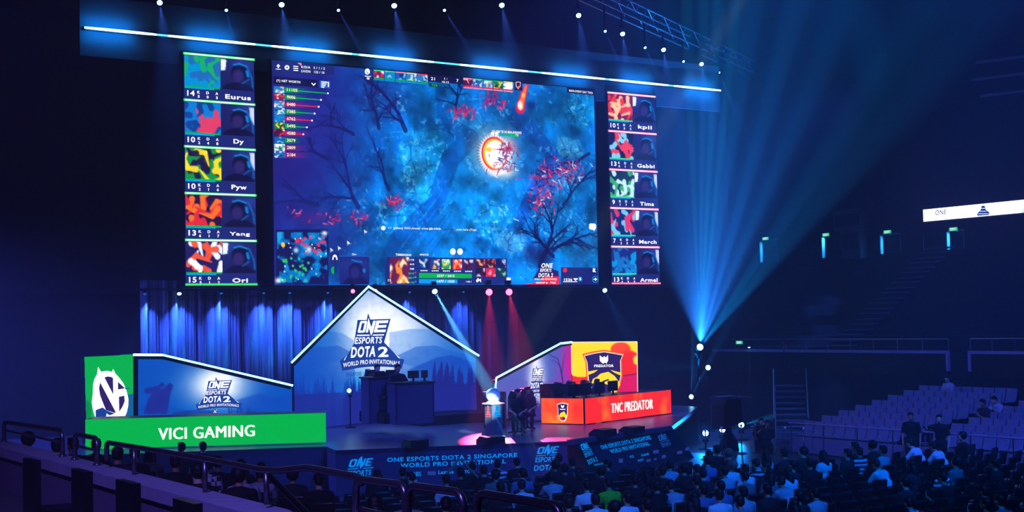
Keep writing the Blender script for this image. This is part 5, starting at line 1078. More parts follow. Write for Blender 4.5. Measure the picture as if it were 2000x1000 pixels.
def hair_mesh(kind):
    m = MB(); m.ell((0, -.022, .047), (.087, .1, .087), 16, 10)
    if kind == 'short': m.ell((0, -.05, .0), (.078, .07, .075), 14, 8); m.ell((0, .05, .1), (.06, .04, .03), 10, 6)
    if kind == 'long':
        m.ell((0, -.06, -.03), (.086, .066, .11), 14, 8); m.tube([(0, -.07, -.02), (0, -.095, -.14), (0, -.1, -.26), (0, -.095, -.34)], [.085, .085, .07, .03], 12)
        for s in (-1, 1): m.tube([(s*.075, .0, .04), (s*.085, .0, -.08), (s*.08, -.01, -.2)], [.03, .032, .02], 8)
    if kind == 'bun': m.ell((0, -.05, .0), (.08, .07, .075), 14, 8); m.ell((0, -.1, .1), (.045, .045, .042), 12, 8)
    if kind == 'cap': m.ell((0, -.05, .0), (.078, .066, .07), 14, 8); m.ell((0, -.0, .075), (.09, .105, .07), 14, 8); m.ell((0, .11, .06), (.07, .08, .014), 12, 6)
    if kind == 'bushy': m.ell((0, -.04, .03), (.11, .12, .115), 16, 10)
    return fuse(m, 'hair_'+kind, .013, 3)
HM = {k: hair_mesh(k) for k in ('short', 'long', 'bun', 'cap', 'bushy')}
PR = dict(sit=make_proto('sit', .1), slump=make_proto('slump', -.12, .05, .15, arms='lap'), lean=make_proto('lean', .5, 0, 0, .1, 'knee'), aside=make_proto('aside', .05, .12, -.5, 0, ('lap', 'chin')), up=make_proto('up', .05, 0, .2, 0, ('up', 'up')),
          phone=make_proto('phone', .2, -.04, .1, .1, ('phone', 'lap')), turn=make_proto('turn', .05, -.06, .9, 0, 'lap'), desk=make_proto('desk', .18, 0, 0, 0, 'desk'), stand=make_proto('stand', .04, 0, .2, 0, 'hang', True), standp=make_proto('standp', .06, 0, .3, 0, ('hang', 'point'), True))
def sharedm(name, me, m, parent, mtx=None):
    if not me.materials: me.materials.append(m)
    o = bpy.data.objects.new(name, me); COL.objects.link(o); o.parent = parent
    if mtx is not None: o.matrix_local = mtx
    o.material_slots[0].link = 'OBJECT'; o.material_slots[0].material = m; return o
def person(pose, hair, shirt, loc, rz, label=None, group=None, trou=0, skin=None, dyed=False, scale=1.):
    p = PR[pose]; sk = SKIN[random.random() < .4] if skin is None else SKIN[skin]
    o = sharedm('person', p['body'], sk, None); o.location = loc; o.rotation_euler = (0, 0, rz); o.scale = (scale,)*3
    sharedm('shirt', p['shirt'], CLM[shirt], o); sharedm('trousers', p['tr'], TROU[trou], o); sharedm('shoes', p['shoe'], SHOE, o)
    sharedm('hair', HM[hair], HAIRB if dyed else HAIR, o, p['head'])
    o['category'] = 'person'; o['label'] = label or ''
    if group: o['group'] = group
    return o
# chair used on the arena floor
def make_chair():
    t = bpy.data.objects.new('folding_chair', None); COL.objects.link(t); t.empty_display_size = .2
    MB().add(*_shell(.42, [(.22, .44), (.2, .455), (.0, .44), (-.18, .45)], .025)).build('seat', M['chair'], t, True)
    MB().add(*_shell(.42, [(-.19, .55), (-.215, .68), (-.235, .8), (-.24, .84)], .02)).build('backrest', M['chair'], t, True)
    for s in (-1, 1): MB().tube([(s*.215, -.24, .83), (s*.215, -.19, .5), (s*.215, .2, .01)], .012, 6).build('leg', M['chairleg'], t); MB().tube([(s*.2, .18, .43), (s*.2, -.26, .01)], .012, 6).build('leg', M['chairleg'], t)
    MB().tube([(-.215, -.245, .84), (.215, -.245, .84)], .013, 6).build('top_rail', M['chairleg'], t)
    return t
chair0 = make_chair(); used0 = False
def chair(loc, rz, label, group):
    global used0
    if not used0: c = chair0; used0 = True
    else:
        c = chair0.copy(); COL.objects.link(c)
        for ch in chair0.children:
            d = ch.copy(); COL.objects.link(d); d.parent = c; d.matrix_parent_inverse = ch.matrix_parent_inverse.copy()
    c.location = loc; c.rotation_euler = (0, 0, rz); return tag(c, label, 'chair', group)
# ---- crowd on the arena floor: where each head shows in the photo, pose, hair, shirt
FLOOR = [(1029, 900, 'sit', 'short', 'black'), (1056, 893, 'sit', 'short', 'dark'), (1089, 912, 'slump', 'bushy', 'black'), (1112, 911, 'sit', 'short', 'black'), (1133, 901, 'sit', 'short', 'dark'), (1152, 922, 'turn', 'long', 'black'), (1175, 920, 'sit', 'bushy', 'black'), (1224, 908, 'turn', 'short', 'dark'),
 (1257, 917, 'sit', 'short', 'black'), (1278, 924, 'slump', 'long', 'black'), (1299, 908, 'aside', 'short', 'pale'), (1316, 917, 'sit', 'cap', 'black'), (1359, 899, 'sit', 'short', 'blue'), (1394, 891, 'sit', 'long', 'black'), (1410, 883, 'slump', 'short', 'black'), (1450, 884, 'sit', 'bushy', 'black', 1), (1485, 886, 'sit', 'long', 'pale'),
 (1063, 948, 'sit', 'short', 'white'), (1086, 939, 'lean', 'bushy', 'pale'), (1145, 945, 'sit', 'short', 'white'), (1178, 947, 'phone', 'short', 'lime'), (1080, 977, 'sit', 'short', 'black'), (1117, 982, 'sit', 'short', 'white'), (1149, 982, 'slump', 'short', 'white'), (1191, 972, 'sit', 'bushy', 'black'), (1276, 952, 'aside', 'short', 'black'),
 (1332, 929, 'lean', 'short', 'blue'), (1300, 962, 'lean', 'cap', 'pale'), (1331, 988, 'sit', 'long', 'white'), (1382, 914, 'sit', 'short', 'pale'), (1399, 908, 'slump', 'bushy', 'white', 1), (1412, 917, 'sit', 'short', 'white'), (1394, 928, 'sit', 'short', 'dark'), (1360, 938, 'phone', 'short', 'dark'), (1440, 931, 'sit', 'short', 'grey'),
 (1467, 908, 'turn', 'short', 'dark'), (1471, 926, 'aside', 'long', 'grey'), (1487, 921, 'sit', 'long', 'white'), (1510, 913, 'lean', 'short', 'striped'), (1501, 950, 'sit', 'short', 'dark'), (1532, 947, 'lean', 'short', 'pale'), (1472, 962, 'sit', 'short', 'pale'), (1447, 969, 'sit', 'short', 'white'), (1388, 967, 'slump', 'short', 'blue'), (1371, 972, 'sit', 'long', 'black'),
 (1410, 978, 'phone', 'short', 'blue'), (1345, 945, 'sit', 'short', 'blue'), (1572, 886, 'sit', 'short', 'dark'), (1564, 879, 'turn', 'bushy', 'dark'), (1597, 884, 'sit', 'long', 'white'), (1622, 891, 'slump', 'short', 'dark'), (1565, 915, 'slump', 'short', 'dark'), (1545, 905, 'aside', 'short', 'black'), (1655, 886, 'sit', 'short', 'striped'), (1670, 886, 'slump', 'short', 'pale'),
 (1674, 870, 'sit', 'short', 'black'), (1697, 867, 'sit', 'bushy', 'dark'), (1707, 911, 'lean', 'short', 'white'), (1808, 869, 'lean', 'short', 'white'), (1862, 876, 'lean', 'short', 'white'), (1800, 908, 'sit', 'long', 'dark'), (1826, 913, 'aside', 'short', 'striped'), (1846, 930, 'phone', 'short', 'black'), (1882, 905, 'slump', 'bushy', 'grey'), (1742, 938, 'sit', 'short', 'dark'), (1790, 985, 'lean', 'short', 'checked'), (1870, 985, 'slump', 'short', 'dark'), (1955, 960, 'phone', 'cap', 'black'), (1930, 905, 'sit', 'short', 'black'), (1905, 975, 'sit', 'short', 'grey'),
 (856, 938, 'sit', 'short', 'white'), (891, 920, 'up', 'short', 'black'), (927, 920, 'sit', 'short', 'black'), (957, 911, 'sit', 'short', 'dark'), (970, 923, 'sit', 'bushy', 'grey'), (984, 929, 'slump', 'short', 'blue'), (991, 908, 'aside', 'short', 'striped'), (751, 923, 'turn', 'long', 'black'), (797, 929, 'turn', 'short', 'black'), (612, 903, 'sit', 'short', 'black'), (1240, 940, 'sit', 'short', 'black'), (1215, 985, 'slump', 'short', 'dark'), (1260, 985, 'sit', 'bushy', 'black'), (1010, 950, 'slump', 'short', 'black'), (1535, 975, 'slump', 'short', 'dark'), (1600, 960, 'sit', 'short', 'pale'), (1575, 985, 'sit', 'long', 'dark')]
SHN = dict(white='white shirt', pale='pale grey shirt', grey='grey shirt', blue='dull blue shirt', dark='charcoal shirt', black='black top', lime='bright green jacket', striped='striped shirt', checked='checked shirt')
HRN = dict(short='short dark hair', long='long dark hair', bun='hair in a bun', cap='a cap', bushy='bushy hair')
PON = dict(sit='sitting upright', slump='slumped back', lean='leaning forward', aside='leaning to one side', up='with both arms raised', phone='holding a hand up', turn='looking sideways', desk='working at the desk', stand='standing', standp='standing with one arm out')
def ordinal(i, n):
    if n == 1: return ''
    if i == n-1: return 'last'
    return ['first', 'second', 'third', 'fourth', 'fifth', 'sixth', 'seventh', 'eighth', 'ninth', 'tenth', 'eleventh', 'twelfth', 'thirteenth', 'fourteenth', 'fifteenth'][i]
def label_crowd(lst, where):
    b = {}
    for o, px, pose, hair, sh in lst: b.setdefault((pose, hair, sh), []).append((px, o))
    for (pose, hair, sh), v in b.items():
        v.sort(key=lambda t: t[0])
        for i, (px, o) in enumerate(v):
            o['label'] = 'person in %s %s, %s, %s' % (SHN[sh], 'wearing a cap' if hair == 'cap' else 'with '+HRN[hair].replace('short dark hair', 'short hair').replace('long dark hair', 'long hair'), PON[pose], where)+((', '+ordinal(i, len(v))+' from left') if len(v) > 1 else '')
DY, DX, Y0, X0 = .95, .6, 26.7, 11.6
taken = {}; crowd = []
for e in FLOOR:
    px, py, pose, hair, sh = e[:5]
    hz_ = dict(lean=1.06, slump=1.15).get(pose, 1.2)
    p = at_z(px, py, hz_); r_ = max(0, round((Y0-p.y)/DY)); c_ = round((p.x-X0-(.3 if r_ % 2 else 0))/DX); best = None
    for dr_ in range(-2, 3):
        for dc in range(-3, 4):
            q = (r_+dr_, c_+dc)
            if q in taken or q[0] < 0: continue
            x = X0+q[1]*DX+(.3 if q[0] % 2 else 0); y = Y0-q[0]*DY; dd = (x-p.x)**2+(y-p.y)**2
            if best is None or dd < best[0]: best = (dd, q, x, y)
    _, q, x, y = best; taken[q] = 1
    face = math.atan2(-(21-x), 37-y)*.6+(random.random()-.5)*.25
    o = person(pose, hair, sh, (x, y, 0), face, trou=random.randrange(2), dyed=len(e) > 5, group='audience on the arena floor'); crowd.append((o, px, pose, hair, sh))
    taken[q] = face
label_crowd(crowd, 'arena floor')
def in_frame(p, m=20):
    v = p-CAM; d = v.dot(fw)
    if d < 1: return False
    x = 1000+FPX*v.dot(rt)/d; y = 500-FPX*v.dot(up)/d
    return -m < x < 2000+m and y < 1000+m
RON = ['front', 'second', 'third', 'fourth', 'fifth', 'sixth', 'seventh', 'eighth', 'ninth', 'tenth', 'eleventh', 'twelfth', 'thirteenth', 'fourteenth']
nch = 0
for r_ in range(0, 14):
    for c_ in range(-2, 34):
        x = X0+c_*DX+(.3 if r_ % 2 else 0); y = Y0-r_*DY
        if x > 31 or x < 11 or not in_frame(Vector((x, y, .86))): continue
        if 18.9 < x < 19.4 and False: continue
        if x > 22.5 and y > 24.8-.0 and (r_, c_) not in taken: continue
        if (r_, c_) in taken: chair((x, y, 0), taken[(r_, c_)], 'occupied black folding chair in the %s audience row from the stage' % RON[r_], 'occupied chairs, %s floor row' % RON[r_])
        else: chair((x, y, 0), math.atan2(-(21-x), 37-y)*.6, 'empty black folding chair in the %s audience row from the stage' % RON[r_], 'empty chairs, %s floor row' % RON[r_])
        nch += 1
print('chairs', nch)
# ---- people on the bank below the near handrail
LEFT = [(64, 856, 'sit', 'bushy', 'black'), (160, 866, 'turn', 'short', 'black'), (178, 868, 'sit', 'short', 'black'), (241, 884, 'sit', 'short', 'dark'), (292, 897, 'lean', 'long', 'grey'), (345, 900, 'sit', 'short', 'black'), (412, 905, 'turn', 'short', 'checked'), (460, 900, 'sit', 'cap', 'black'), (488, 905, 'sit', 'short', 'black'), (530, 912, 'sit', 'short', 'black'),
        (478, 925, 'sit', 'bushy', 'black'), (506, 935, 'lean', 'short', 'pale'), (570, 926, 'sit', 'bushy', 'dark'), (588, 928, 'lean', 'short', 'pale'), (640, 935, 'phone', 'short', 'black'), (724, 985, 'phone', 'long', 'black'), (822, 985, 'lean', 'bushy', 'pale'), (868, 985, 'phone', 'short', 'pale'), (375, 920, 'sit', 'short', 'black'), (310, 880, 'sit', 'short', 'black'), (100, 870, 'sit', 'short', 'black')]
lc = []; used_l = []
for px, py, pose, hair, sh in LEFT:
    hz_ = dict(lean=1.06, slump=1.15).get(pose, 1.2); best = None
    for k in range(6):
        p = at_z(px, py, lrow_z(k)+hz_); dd = abs(p.x-lrow_x(k))+(3 if any(kk == k and abs(yy-p.y) < .45 for kk, yy in used_l) else 0)+(2 if p.y > 24 else 0)
        if best is None or dd < best[0]: best = (dd, k, p)
    _, k, p = best; used_l.append((k, p.y)); rz_ = -.5+(random.random()-.5)*.3
    o = person(pose, hair, sh, (lrow_x(k), p.y, lrow_z(k)), rz_, trou=random.randrange(2), group='audience below the near handrail'); lc.append((o, px, pose, hair, sh))
    s_ = seat0.copy(); COL.objects.link(s_); s_.location = (lrow_x(k), p.y, lrow_z(k)); s_.rotation_euler = (0, 0, rz_); s_.material_slots[0].link = 'OBJECT'; s_.material_slots[0].material = M['chair']
    s_.name = 'dark_seat'; tag(s_, 'dark plastic seat under a spectator below the near handrail', 'seat', 'occupied seats below the near handrail')
label_crowd(lc, 'below the handrail')
# ---- people standing about
def stander(px, py, z, pose, hair, sh, label, rz, X=None, hgt=1.62):
    p = at_z(px, py, z+hgt) if X is None else at_x(px, py, X)
    return person(pose, hair, sh, (p.x, p.y, z if X is None else p.z-hgt), rz, label, trou=1)
stander(357, 873, 0, 'stand', 'short', 'dark', 'person standing in front of the green desk, left one of two dark figures', .3); stander(397, 873, 0, 'stand', 'cap', 'dark', 'person standing in front of the green desk, right one of two dark figures', -.2)
stander(1779, 812, 0, 'stand', 'short', 'black', 'person in black standing before the pale seats with arms hanging', 2.2, X=31.4); stander(1836, 816, 0, 'standp', 'short', 'black', 'person in black standing before the pale seats with one arm stretched out', 1.9, X=31.0); stander(1882, 851, 0, 'stand', 'bushy', 'black', 'person in dark clothes standing lowest at the rail of the pale seats', 1.2, X=29.5)
for px, py, k, pose, hair, sh, l in ((1858, 748, 7, 'phone', 'short', 'pale', 'person in a pale shirt sitting alone in the top row of pale seats'), (1905, 820, 3, 'phone', 'short', 'dark', 'person in dark clothes sitting beside the aisle of the pale seats, hand raised'), (1920, 798, 4, 'lean', 'short', 'pale', 'person in a pale top leaning forward among the right pale seats')):
    p = at_x(px, py, row_x(k)); yy, so = min(((y_, o_) for k_, y_, o_ in BANK if k_ == k), key=lambda t: abs(t[0]-p.y))
    person(pose, hair, sh, (row_x(k)+.07, yy, row_z(k)), 1.5, l, trou=1); so['label'] = 'occupied pale plastic seat under the '+' '.join(l.split()[:9]); del so['group']
stander(1486, 822, 0, 'stand', 'short', 'black', 'dim person standing at the foot of the side stairs', 2.5, X=31.6); stander(1497, 826, 0, 'standp', 'short', 'dark', 'dim person reaching out at the foot of the side stairs', 2.6, X=31.3)
# ---- presenters and players on the stage
def desk_chair(loc, rz, label, group=None):
    t = thing('office_chair', label, 'chair', loc, group); m = Matrix.Translation(loc) @ Matrix.Rotation(rz, 4, 'Z')
    def q(v): return m @ Vector(v)
    r4 = Matrix.Rotation(rz, 4, 'Z')
    MB().box(q((0, 0, .46)), (.5, .48, .08), 0, r4).build('seat', M['chair'], t); b = MB(); b.prism([q((-.26, -.22, .5)), q((.26, -.22, .5)), q((.24, -.28, 1.05)), q((.17, -.3, 1.22)), q((-.17, -.3, 1.22)), q((-.24, -.28, 1.05))], r4 @ Vector((0, -.08, 0))); b.build('backrest', M['chair'], t)
    MB().tube([q((0, 0, .08)), q((0, 0, .43))], .035, 8).build('column', M['chairleg'], t); bs_ = MB()
    for i in range(5): a_ = i*1.2566; bs_.tube([q((0, 0, .09)), q((.28*math.cos(a_), .28*math.sin(a_), .05))], .025, 6)
    bs_.build('star_base', M['black'], t); return t
def monitor(p, rz, label, group, wd=.56, hh=.33):
    t = thing('monitor', label, 'monitor', p, group); r4 = Matrix.Rotation(rz, 4, 'Z')
    MB().box(Vector(p)+Vector((0, 0, .1+hh/2)), (wd, .04, hh), 0, r4).build('display', M['black'], t); MB().box(Vector(p)+Vector((0, 0, .07)), (.05, .05, .14), 0, r4).build('stand', M['black'], t); MB().box(Vector(p)+Vector((0, 0, .008)), (.24, .18, .016), 0, r4).build('foot', M['black'], t)
def seat_at_desk(plane, px, back, rz, z0, pose, hair, sh, label, clabel, cg, up=0.):
    u = plane.uv(px, 800)[0]; q = plane.G(u, 0)-plane.n*back; loc = Vector((q.x, q.y, z0+up))
    person(pose, hair, sh, loc, rz, label, trou=1); desk_chair((loc.x, loc.y, z0+up), rz, clabel, cg)
def facing(n): return math.atan2(-n.x, n.y)
fz = facing(pc1.n)
for px, pl_c, pose, hair, sh, l, cl in ((757, pc1, 'desk', 'short', 'dark', 'presenter in dark clothes bent over the tall end of the middle desk', 'office chair of the presenter at the tall end of the middle desk'), (798, pc2, 'desk', 'short', 'black', 'presenter sitting upright right of an empty chair at the middle desk', 'office chair under the upright presenter at the middle desk')):
    u = pl_c.uv(px, 800)[0]; q = pl_c.G(u, 0)-pl_c.n*.95; zz = at_y(px, 723, q.y).z-1.2
    person(pose, hair, sh, (q.x, q.y, zz), fz, l, trou=1, scale=1.1); desk_chair((q.x, q.y, zz), fz, cl); struct(MB().box((q.x, q.y, (SZ+.3+zz)/2), (.75, .75, zz-SZ-.3)).build('floor_riser_block', M['black'])) if zz > SZ+.35 else None
u = pc2.uv(779, 800)[0]; q = pc2.G(u, 0)-pc2.n*.95; zz = at_y(779, 724, q.y).z-1.22; desk_chair((q.x, q.y, zz), fz+.3, 'empty high-backed office chair between the two presenters'); 
struct(MB().box((q.x, q.y, (SZ+.3+zz)/2), (.6, .75, zz-SZ-.3)).build('floor_riser_block', M['black'])) if zz > SZ+.35 else None
for px, wd, l in ((816, .34, 'monitor lying low near the right end of the middle desk'), (838, .2, 'slim upright screen at the right end of the middle desk')):
    u = pc2.uv(px, 800)[0]; q = pc2.G(u, zc2)-pc2.n*.3; monitor(q, fz, l, None, wd, .22)
for i, px in enumerate((1156, 1182, 1208, 1234)):
    nm_ = ['first', 'second', 'third', 'fourth', 'fifth'][i]
    seat_at_desk(pt2, px, 1.45, facing(pt2.n), SZ, 'desk', ('short', 'bushy', 'short', 'short', 'short')[i], 'black', 'player in black at the red desk, %s from its left corner' % nm_, 'office chair of the %s player at the red desk' % nm_, 'office chairs behind the red desk')
    u = pt2.uv(px-8, 790)[0]; monitor(pt2.G(u, ztt)-pt2.n*.55, facing(pt2.n), 'black monitor on the red desk, %s from its left corner' % nm_, 'monitors on the red desk')
for i, px in enumerate((1068, 1088, 1112)):
    u = pt1.uv(px, 800)[0]; monitor(pt1.G(u, ztt)-pt1.n*.35, facing(pt1.n), 'black monitor above the orange side panel of the red desk, %s from left' % ['first', 'second', 'third'][i], 'monitors on the red desk', .5)
for px, py, sh, l in ((1028, 761, 'dark', 'person sitting behind the trophy beside the orange desk panel'), (1009, 766, 'black', 'person in shadow next to the tall black case behind the trophy')):
    p = at_z(px, py, SZ+1.2); o = person('turn', 'short', sh, (p.x, p.y, SZ), 2.6, l, trou=1); desk_chair((p.x, p.y, SZ), 2.6, 'chair under the '+l)
# ================================================================== show lamps that draw beams in the haze
TRUSS_LINES = []
def fixture(px, py, Y=None, z=None, to=None, power=3000, deg=18, rgb=BLUE, label='', group=None, size=.16, lens='lens', hang=True, blend=.5, name='spotlight', extra=(), stand=None, pos=None, face=None):
    p = pos if pos is not None else (at_z(px, py, z) if z is not None else at_y(px, py, Y))
    t = thing(name, label, 'spotlight', p, group)
    d = (Vector(to)-p).normalized(); fd = (Vector(face)-p).normalized() if face is not None else d
    q = fd.to_track_quat('Z', 'Y').to_matrix().to_4x4()
    body = MB(); prof = [(size*.55, -size*2.4), (size*.8, -size*2.2), (size*.9, -size*.6), (size*1.05, -size*.2), (size*1.05, 0)]
    body.lathe(prof, 14, p, q); body.build('lamp_body', M['black'], t, True)
    MB().lathe([(size*.02, .002), (size*.95, .002), (size*.9, size*.3), (size*.55, size*.55), (size*.02, size*.62)], 14, p, q).build('lens', E[lens], t, True)
    c = p-fd*size*1.2; s = 1 if hang else -1
    ax = Vector((fd.y, -fd.x, 0)); ax = ax.normalized() if ax.length > .05 else Vector((1, 0, 0))
    MB().tube([c+ax*size*1.15, c+ax*size*1.2+Vector((0, 0, s*size*1.6)), c+Vector((0, 0, s*size*2.1)), c-ax*size*1.2+Vector((0, 0, s*size*1.6)), c-ax*size*1.15], size*.16, 6).build('yoke', M['black'], t)
    cb = c+Vector((0, 0, s*size*2.5)); MB().box(cb, (size*1.5, size*1.2, size*.9)).build('clamp' if hang else 'base', M['black'], t)
    if stand is not None:
        h_ = abs(cb.z-stand); lo = min(cb.z, stand)
        MB().tube([(cb.x, cb.y, lo), (cb.x, cb.y, lo+h_)], .035 if hang else size*.3, 8).build('drop_rod' if hang else 'stand_pole', M['black'], t)
        if hang and TRUSS_LINES:
            tp = Vector((cb.x, cb.y, stand)); near = min((a_+(b_-a_)*max(0, min(1, (tp-a_).dot(b_-a_)/(b_-a_).length_squared)) for a_, b_ in TRUSS_LINES), key=lambda q_: (q_-tp).length)
            if (near-tp).length > .05: MB().tube([tp, near], .03, 8).build('hanging_arm', M['black'], t)
        if not hang: MB().lathe([(size*2.4, 0), (size*2.4, .03), (.04, .06)], 16, (cb.x, cb.y, stand)).build('stand_base', M['black'], t)
    if power: spot(p+d*(size*1.4), p+d*10, power, deg, rgb, blend, size*.3)
    for to2, pw2, dg2, rgb2 in extra: spot(p+(Vector(to2)-p).normalized()*size*1.4, to2, pw2, dg2, rgb2, .4 if dg2 < 5 else 1, size*.25)
    return t
# ---- chevron trusses over the stage with two kinds of lamp
ZTR = 14.9; TA0, TA1 = at_z(120, 6, ZTR), at_z(1060, 6, ZTR); TB0, TB1 = at_z(1085, 6, ZTR), at_z(1470, 172, ZTR)
BIG = [(312, 5), (550, 9), (770, 11), (980, 10), (1130, 30), (1216, 66), (1296, 97), (1370, 125)]; SML = [(203, 14), (442, 20), (661, 20), (868, 20), (1182, 61), (1260, 93), (1335, 120), (1404, 142)]
def truss(name, label, a, b, w_=.5, hh=.55):
    t = thing(name, label, 'truss', (a+b)/2); d = (b-a).normalized(); sd = Vector((-d.y, d.x, 0)); L = (b-a).length; n = int(L/.8)
    for i, (s_, z_) in enumerate(((-1, 0), (1, 0), (-1, 1), (1, 1))): MB().tube([a+sd*s_*w_/2+Vector((0, 0, z_*hh)), b+sd*s_*w_/2+Vector((0, 0, z_*hh))], .03, 6).build('chord', M['alu'], t)
    br_ = MB()
    for i in range(n):
        p0, p1 = a+d*L*i/n, a+d*L*(i+1)/n
        for s_ in (-1, 1): br_.tube([p0+sd*s_*w_/2+Vector((0, 0, (i % 2)*hh)), p1+sd*s_*w_/2+Vector((0, 0, ((i+1) % 2)*hh))], .014, 5)
        br_.tube([p0-sd*w_/2+Vector((0, 0, hh)), p1+sd*w_/2+Vector((0, 0, hh))], .012, 5)
    br_.build('lattice', M['alu'], t)
    for f in (.08, .5, .92): c = a+(b-a)*f; MB().tube([c+Vector((0, 0, hh)), Vector((c.x, c.y, 24.84))], .01, 5).build('suspension_cable', M['black'], t)
    return t
up5 = Vector((0, 0, .62)); 
for a_, b_ in ((TA0, TA1), (TB0+Vector((.1, .1, 0)), TB1)):
    d_ = (b_-a_).normalized(); s_ = Vector((-d_.y, d_.x, 0))*.25; TRUSS_LINES += [(a_+up5+s_, b_+up5+s_), (a_+up5-s_, b_+up5-s_)]
truss('lighting_truss', 'aluminium lighting truss along the top edge of the picture above the big screen', TA0+up5, TA1+up5); truss('lighting_truss', 'aluminium lighting truss slanting down to the right past the end of the light strip', TB0+up5+Vector((.1, .1, 0)), TB1+up5)
OR8 = ['first', 'second', 'third', 'fourth', 'fifth', 'sixth', 'seventh', 'eighth']
for i, (x, y) in enumerate(BIG):
    p = at_z(x, y, ZTR-.1)
    fixture(x, y, z=ZTR-.1, to=p+Vector((.2, -1.2 if i < 4 else -.6, -5)), face=p+Vector((-.9, -2.4, -2.6)), power=9000, deg=30, rgb=(.04, .16, 1), label='large round spotlight on the overhead truss, %s of eight from left' % OR8[i], group='large spotlights on the overhead trusses', size=.09, stand=ZTR+.65, blend=1)
    p = at_z(*SML[i], ZTR-.25); sx_ = (.2, .6, 2.2, 2.6, 1.6, 1.8, 1.8, 1.5)[i]
    fixture(*SML[i], z=ZTR-.25, to=p+Vector((sx_, -1, -4.5)), face=p+Vector((-.4, -2.2, -2.4)), power=16000, deg=11, rgb=(.04, .14, 1), label='small spotlight between the large ones on the overhead truss, %s of eight from left' % OR8[i], group='small spotlights on the overhead trusses', size=.05, stand=ZTR+.65, blend=.9)
TRUSS_LINES.clear()
# ---- pipe under the screens with washes for the drapes, red lamps and the trophy beam
zp = ZB-.12; YP = YW-.35
def hung_pipe(y, label):
    t = thing('lighting_pipe', label, 'pipe', (24.5, y, zp)); MB().tube([(12.8, y, zp), (36.2, y, zp)], .03, 8).build('pipe_tube', M['black'], t)
    for x in (16.2, 17.6, 19.5, 23, 26, 30, 31.6, 33.4, 34.8): MB().tube([(x, y, zp), (x, YW+(.05 if y < YW else .33), ZB+.04)], .012, 5).build('hanger', M['black'], t)
hung_pipe(YP, 'thin black lighting pipe running under the row of screens')
WASH = [(240, 3, None), (283, 9, 'first of the drape washes from left, without a bright lens'), (350, 9, 'small bright cyan lamp at the lower left corner of the green-bar screen'), (432, 9, 'drape wash lamp under the green-bar side screen'), (515, 9, 'drape wash lamp under the gap left of the big screen'), (566, 9, 'drape wash lamp at the lower left corner of the big screen'), (640, 8, 'drape wash lamp under the small map of the big screen'), (800, 5, 'drape wash lamp under the portrait on the big screen'), (905, 4, 'drape wash lamp under the coloured bars of the big screen')]
YD = 43.5
hung_pipe(YD, 'thin black lighting pipe close to the drapes behind the screens')
for x, kw, l in WASH[1:]:
    p = at_y(x, 560, YD); p.z = zp-.12
    fixture(x, 560, pos=p, to=p+Vector((.15, .42, -1.6)), face=p+Vector((-.2, -.7, -1)), power=kw*60, deg=80, rgb=(.03, .1, 1), label=l, group='drape washes on the pipe', size=.07 if x == 350 else .05, stand=zp, lens='lens' if x == 350 else 'dimlens', blend=1, extra=[(p+Vector((.1, .42, -1.7)), kw*16, 40, (.0, .25, 1)), (p+Vector((-.3, .42, -2.6)), kw*34, 24, (.0, .34, 1)), (p+Vector((.4, .42, -3)), kw*70, 12, (.0, .4, 1))])
for x, l in ((1181, 'small bright cyan lamp under the gap left of the pink-bar screen'),):
    p = at_y(x, 556, YP); p.z = zp-.12; fixture(x, 556, pos=p, to=p+Vector((1.6, -.2, -3)), face=p+Vector((-.4, -1, -.6)), power=4000, deg=24, rgb=(0, .2, 1), label=l, size=.09, stand=zp, blend=.8)
pool = at_z(1016, 857, SZ)
for x, l in ((955, 'red-pink lamp under the item tiles of the big screen, left of a pair'), (994, 'red-pink lamp under the item tiles of the big screen, right of a pair')):
    p = at_y(x, 559, YP); p.z = zp-.16; fixture(x, 559, pos=p, to=at_z(962 if x < 970 else 1052, 857, SZ), face=p+Vector((-.35, -1, -.35)), power=34000, deg=8.5, rgb=(1, .03, .14), label=l, group='red lamps on the pipe', size=.13, lens='lensr', stand=zp, blend=.5, extra=[(p+Vector((0, -.2, -2)), 600, 30, (1, .02, .1))])
for x, l in ((689, 'small red lamp left of the gable tip under the big screen'), (733, 'small red lamp right of the gable tip under the big screen')):
    p = at_y(x, 558, YP); p.z = zp-.1; fixture(x, 558, pos=p, to=p+Vector((0, -1, -3)), face=p+Vector((-.35, -1, -.35)), power=300, deg=24, rgb=(1, .03, .12), label=l, group='red lamps on the pipe', size=.075, lens='lensr', stand=zp)
p = at_y(849, 569, YP); fixture(849, 569, pos=p, to=Vector((pb.x, pb.y, tz+.2)), face=p+Vector((-.2, -1, -.6)), power=900000, deg=2.6, rgb=(.1, .5, 1), label='white lamp whose narrow beam falls on the trophy', size=.1, stand=zp, blend=.25)
# ---- gable logo lamp low on the left, floor lamps
fixture(682, 763, Y=39.2, to=at_y(600, 800, 36), power=1200, deg=30, rgb=(.0, .3, 1), label='small bright lamp low in front of the gable wall, left of the middle desk', size=.07, hang=False, stand=SZ, blend=.8)
pA = at_y(1367, 678, 40); pB = at_y(1350, 775, 40)
fan = [(1326, 250, 5, 160000), (1348, 200, 2.6, 420000), (1372, 200, 2.2, 520000), (1392, 200, 2.4, 560000), (1418, 200, 2.4, 560000), (1446, 180, 4, 360000), (1488, 250, 4, 260000), (1530, 300, 5.5, 200000), (1590, 340, 7, 170000), (1650, 330, 12, 110000), (1275, 400, 6, 60000), (1310, 330, 4, 70000), (1400, 200, 14, 120000)]
fixture(1367, 678, Y=40, to=at_y(1400, 200, 40.6), face=pA+Vector((-.3, -1, .2)), power=80000, deg=70, rgb=(.02, .2, 1), blend=1, hang=False, stand=0, size=.13, label='brightest star-like beam light on a tall stand right of the stage', extra=[(at_y(x, y, 40.3 if x < 1460 else 34), p, d, (.0, .55 if d < 3 else .28, 1)) for x, y, d, p in fan])
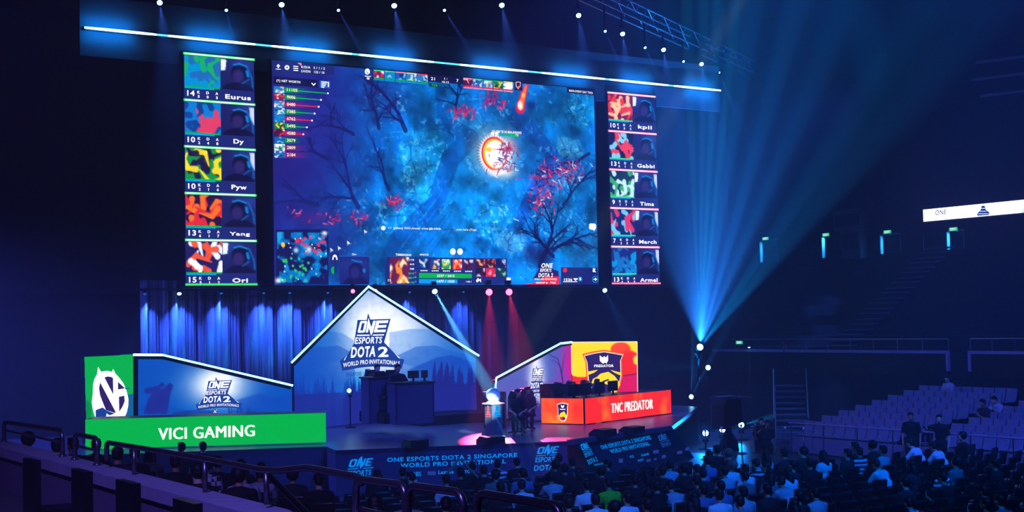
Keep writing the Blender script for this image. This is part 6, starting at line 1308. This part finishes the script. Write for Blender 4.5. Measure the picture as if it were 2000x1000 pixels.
fixture(1350, 775, Y=40, to=at_y(1366, 300, 40.3), face=pB+Vector((-.3, -1, .2)), power=40000, deg=7, rgb=(.02, .3, 1), hang=False, stand=0, size=.09, label='beam light low down beneath the brightest one', extra=[(at_y(1440, 600, 40.3), 30000, 9, (0, .28, 1)), (at_y(1400, 560, 40.3), 30000, 6, (0, .28, 1)), (at_y(1378, 560, 40.3), 26000, 6, (0, .28, 1))])
fixture(1383, 718, Y=41, to=at_y(1352, 717, 41), face=at_y(1383, 718, 41)+Vector((-.7, -.7, 0)), power=2500, deg=16, rgb=(0, .3, 1), hang=False, stand=0, size=.1, label='small round lamp on a stand between the two bright beam lights')
for x, y, sz_, l in ((1378, 846, .13, 'oval floor lamp right of the stage, leftmost of three'), (1411, 839, .13, 'oval floor lamp right of the stage, middle of three'), (1448, 830, .13, 'oval floor lamp right of the stage, rightmost of three'), (1318, 853, .06, 'small floor lamp at the upper corner of the leaning banner')):
    zf = .55 if x > 1320 else .35; p = at_z(x, y, zf); fixture(x, y, z=zf, to=p+Vector((-2.5, -1.2, -.35)), face=p+Vector((-.8, -1, .05)), power=500, deg=60, rgb=(.0, .2, 1), hang=False, stand=0, size=sz_*.8, label=l, group='floor lamps right of the stage', blend=1, extra=[(sb0+sd_*1.5+Vector((0, 0, 1)), 12000, 22, (0, .35, 1))] if x == 1448 else ())
p = at_x(1463, 678, XF-.12); fixture(1463, 678, pos=p, to=p+Vector((-.1, 0, -3)), power=3000, deg=7, rgb=(.3, .35, 1), label='small downlight left of the stand rail throwing a pale streak', size=.05, stand=p.z+.25)
# far-left glow behind the green desk
p = at_z(150, 845, .9); fixture(150, 845, z=.9, to=p+Vector((3, .6, .3)), face=p+Vector((-.2, -1, .2)), power=900, deg=90, rgb=(0, .3, 1), hang=False, stand=0, size=.1, label='cyan lamp glowing at the left end of the green desk', blend=1)
# ================================================================== haze that fills the hall
nt = scn.world.node_tree
vs_ = nt.nodes.new('ShaderNodeVolumeScatter')
vs_.inputs['Color'].default_value = (1, 1, 1, 1); vs_.inputs['Density'].default_value = .0043; vs_.inputs['Anisotropy'].default_value = .1
nt.links.new(vs_.outputs[0], nt.nodes['World Output'].inputs['Volume'])
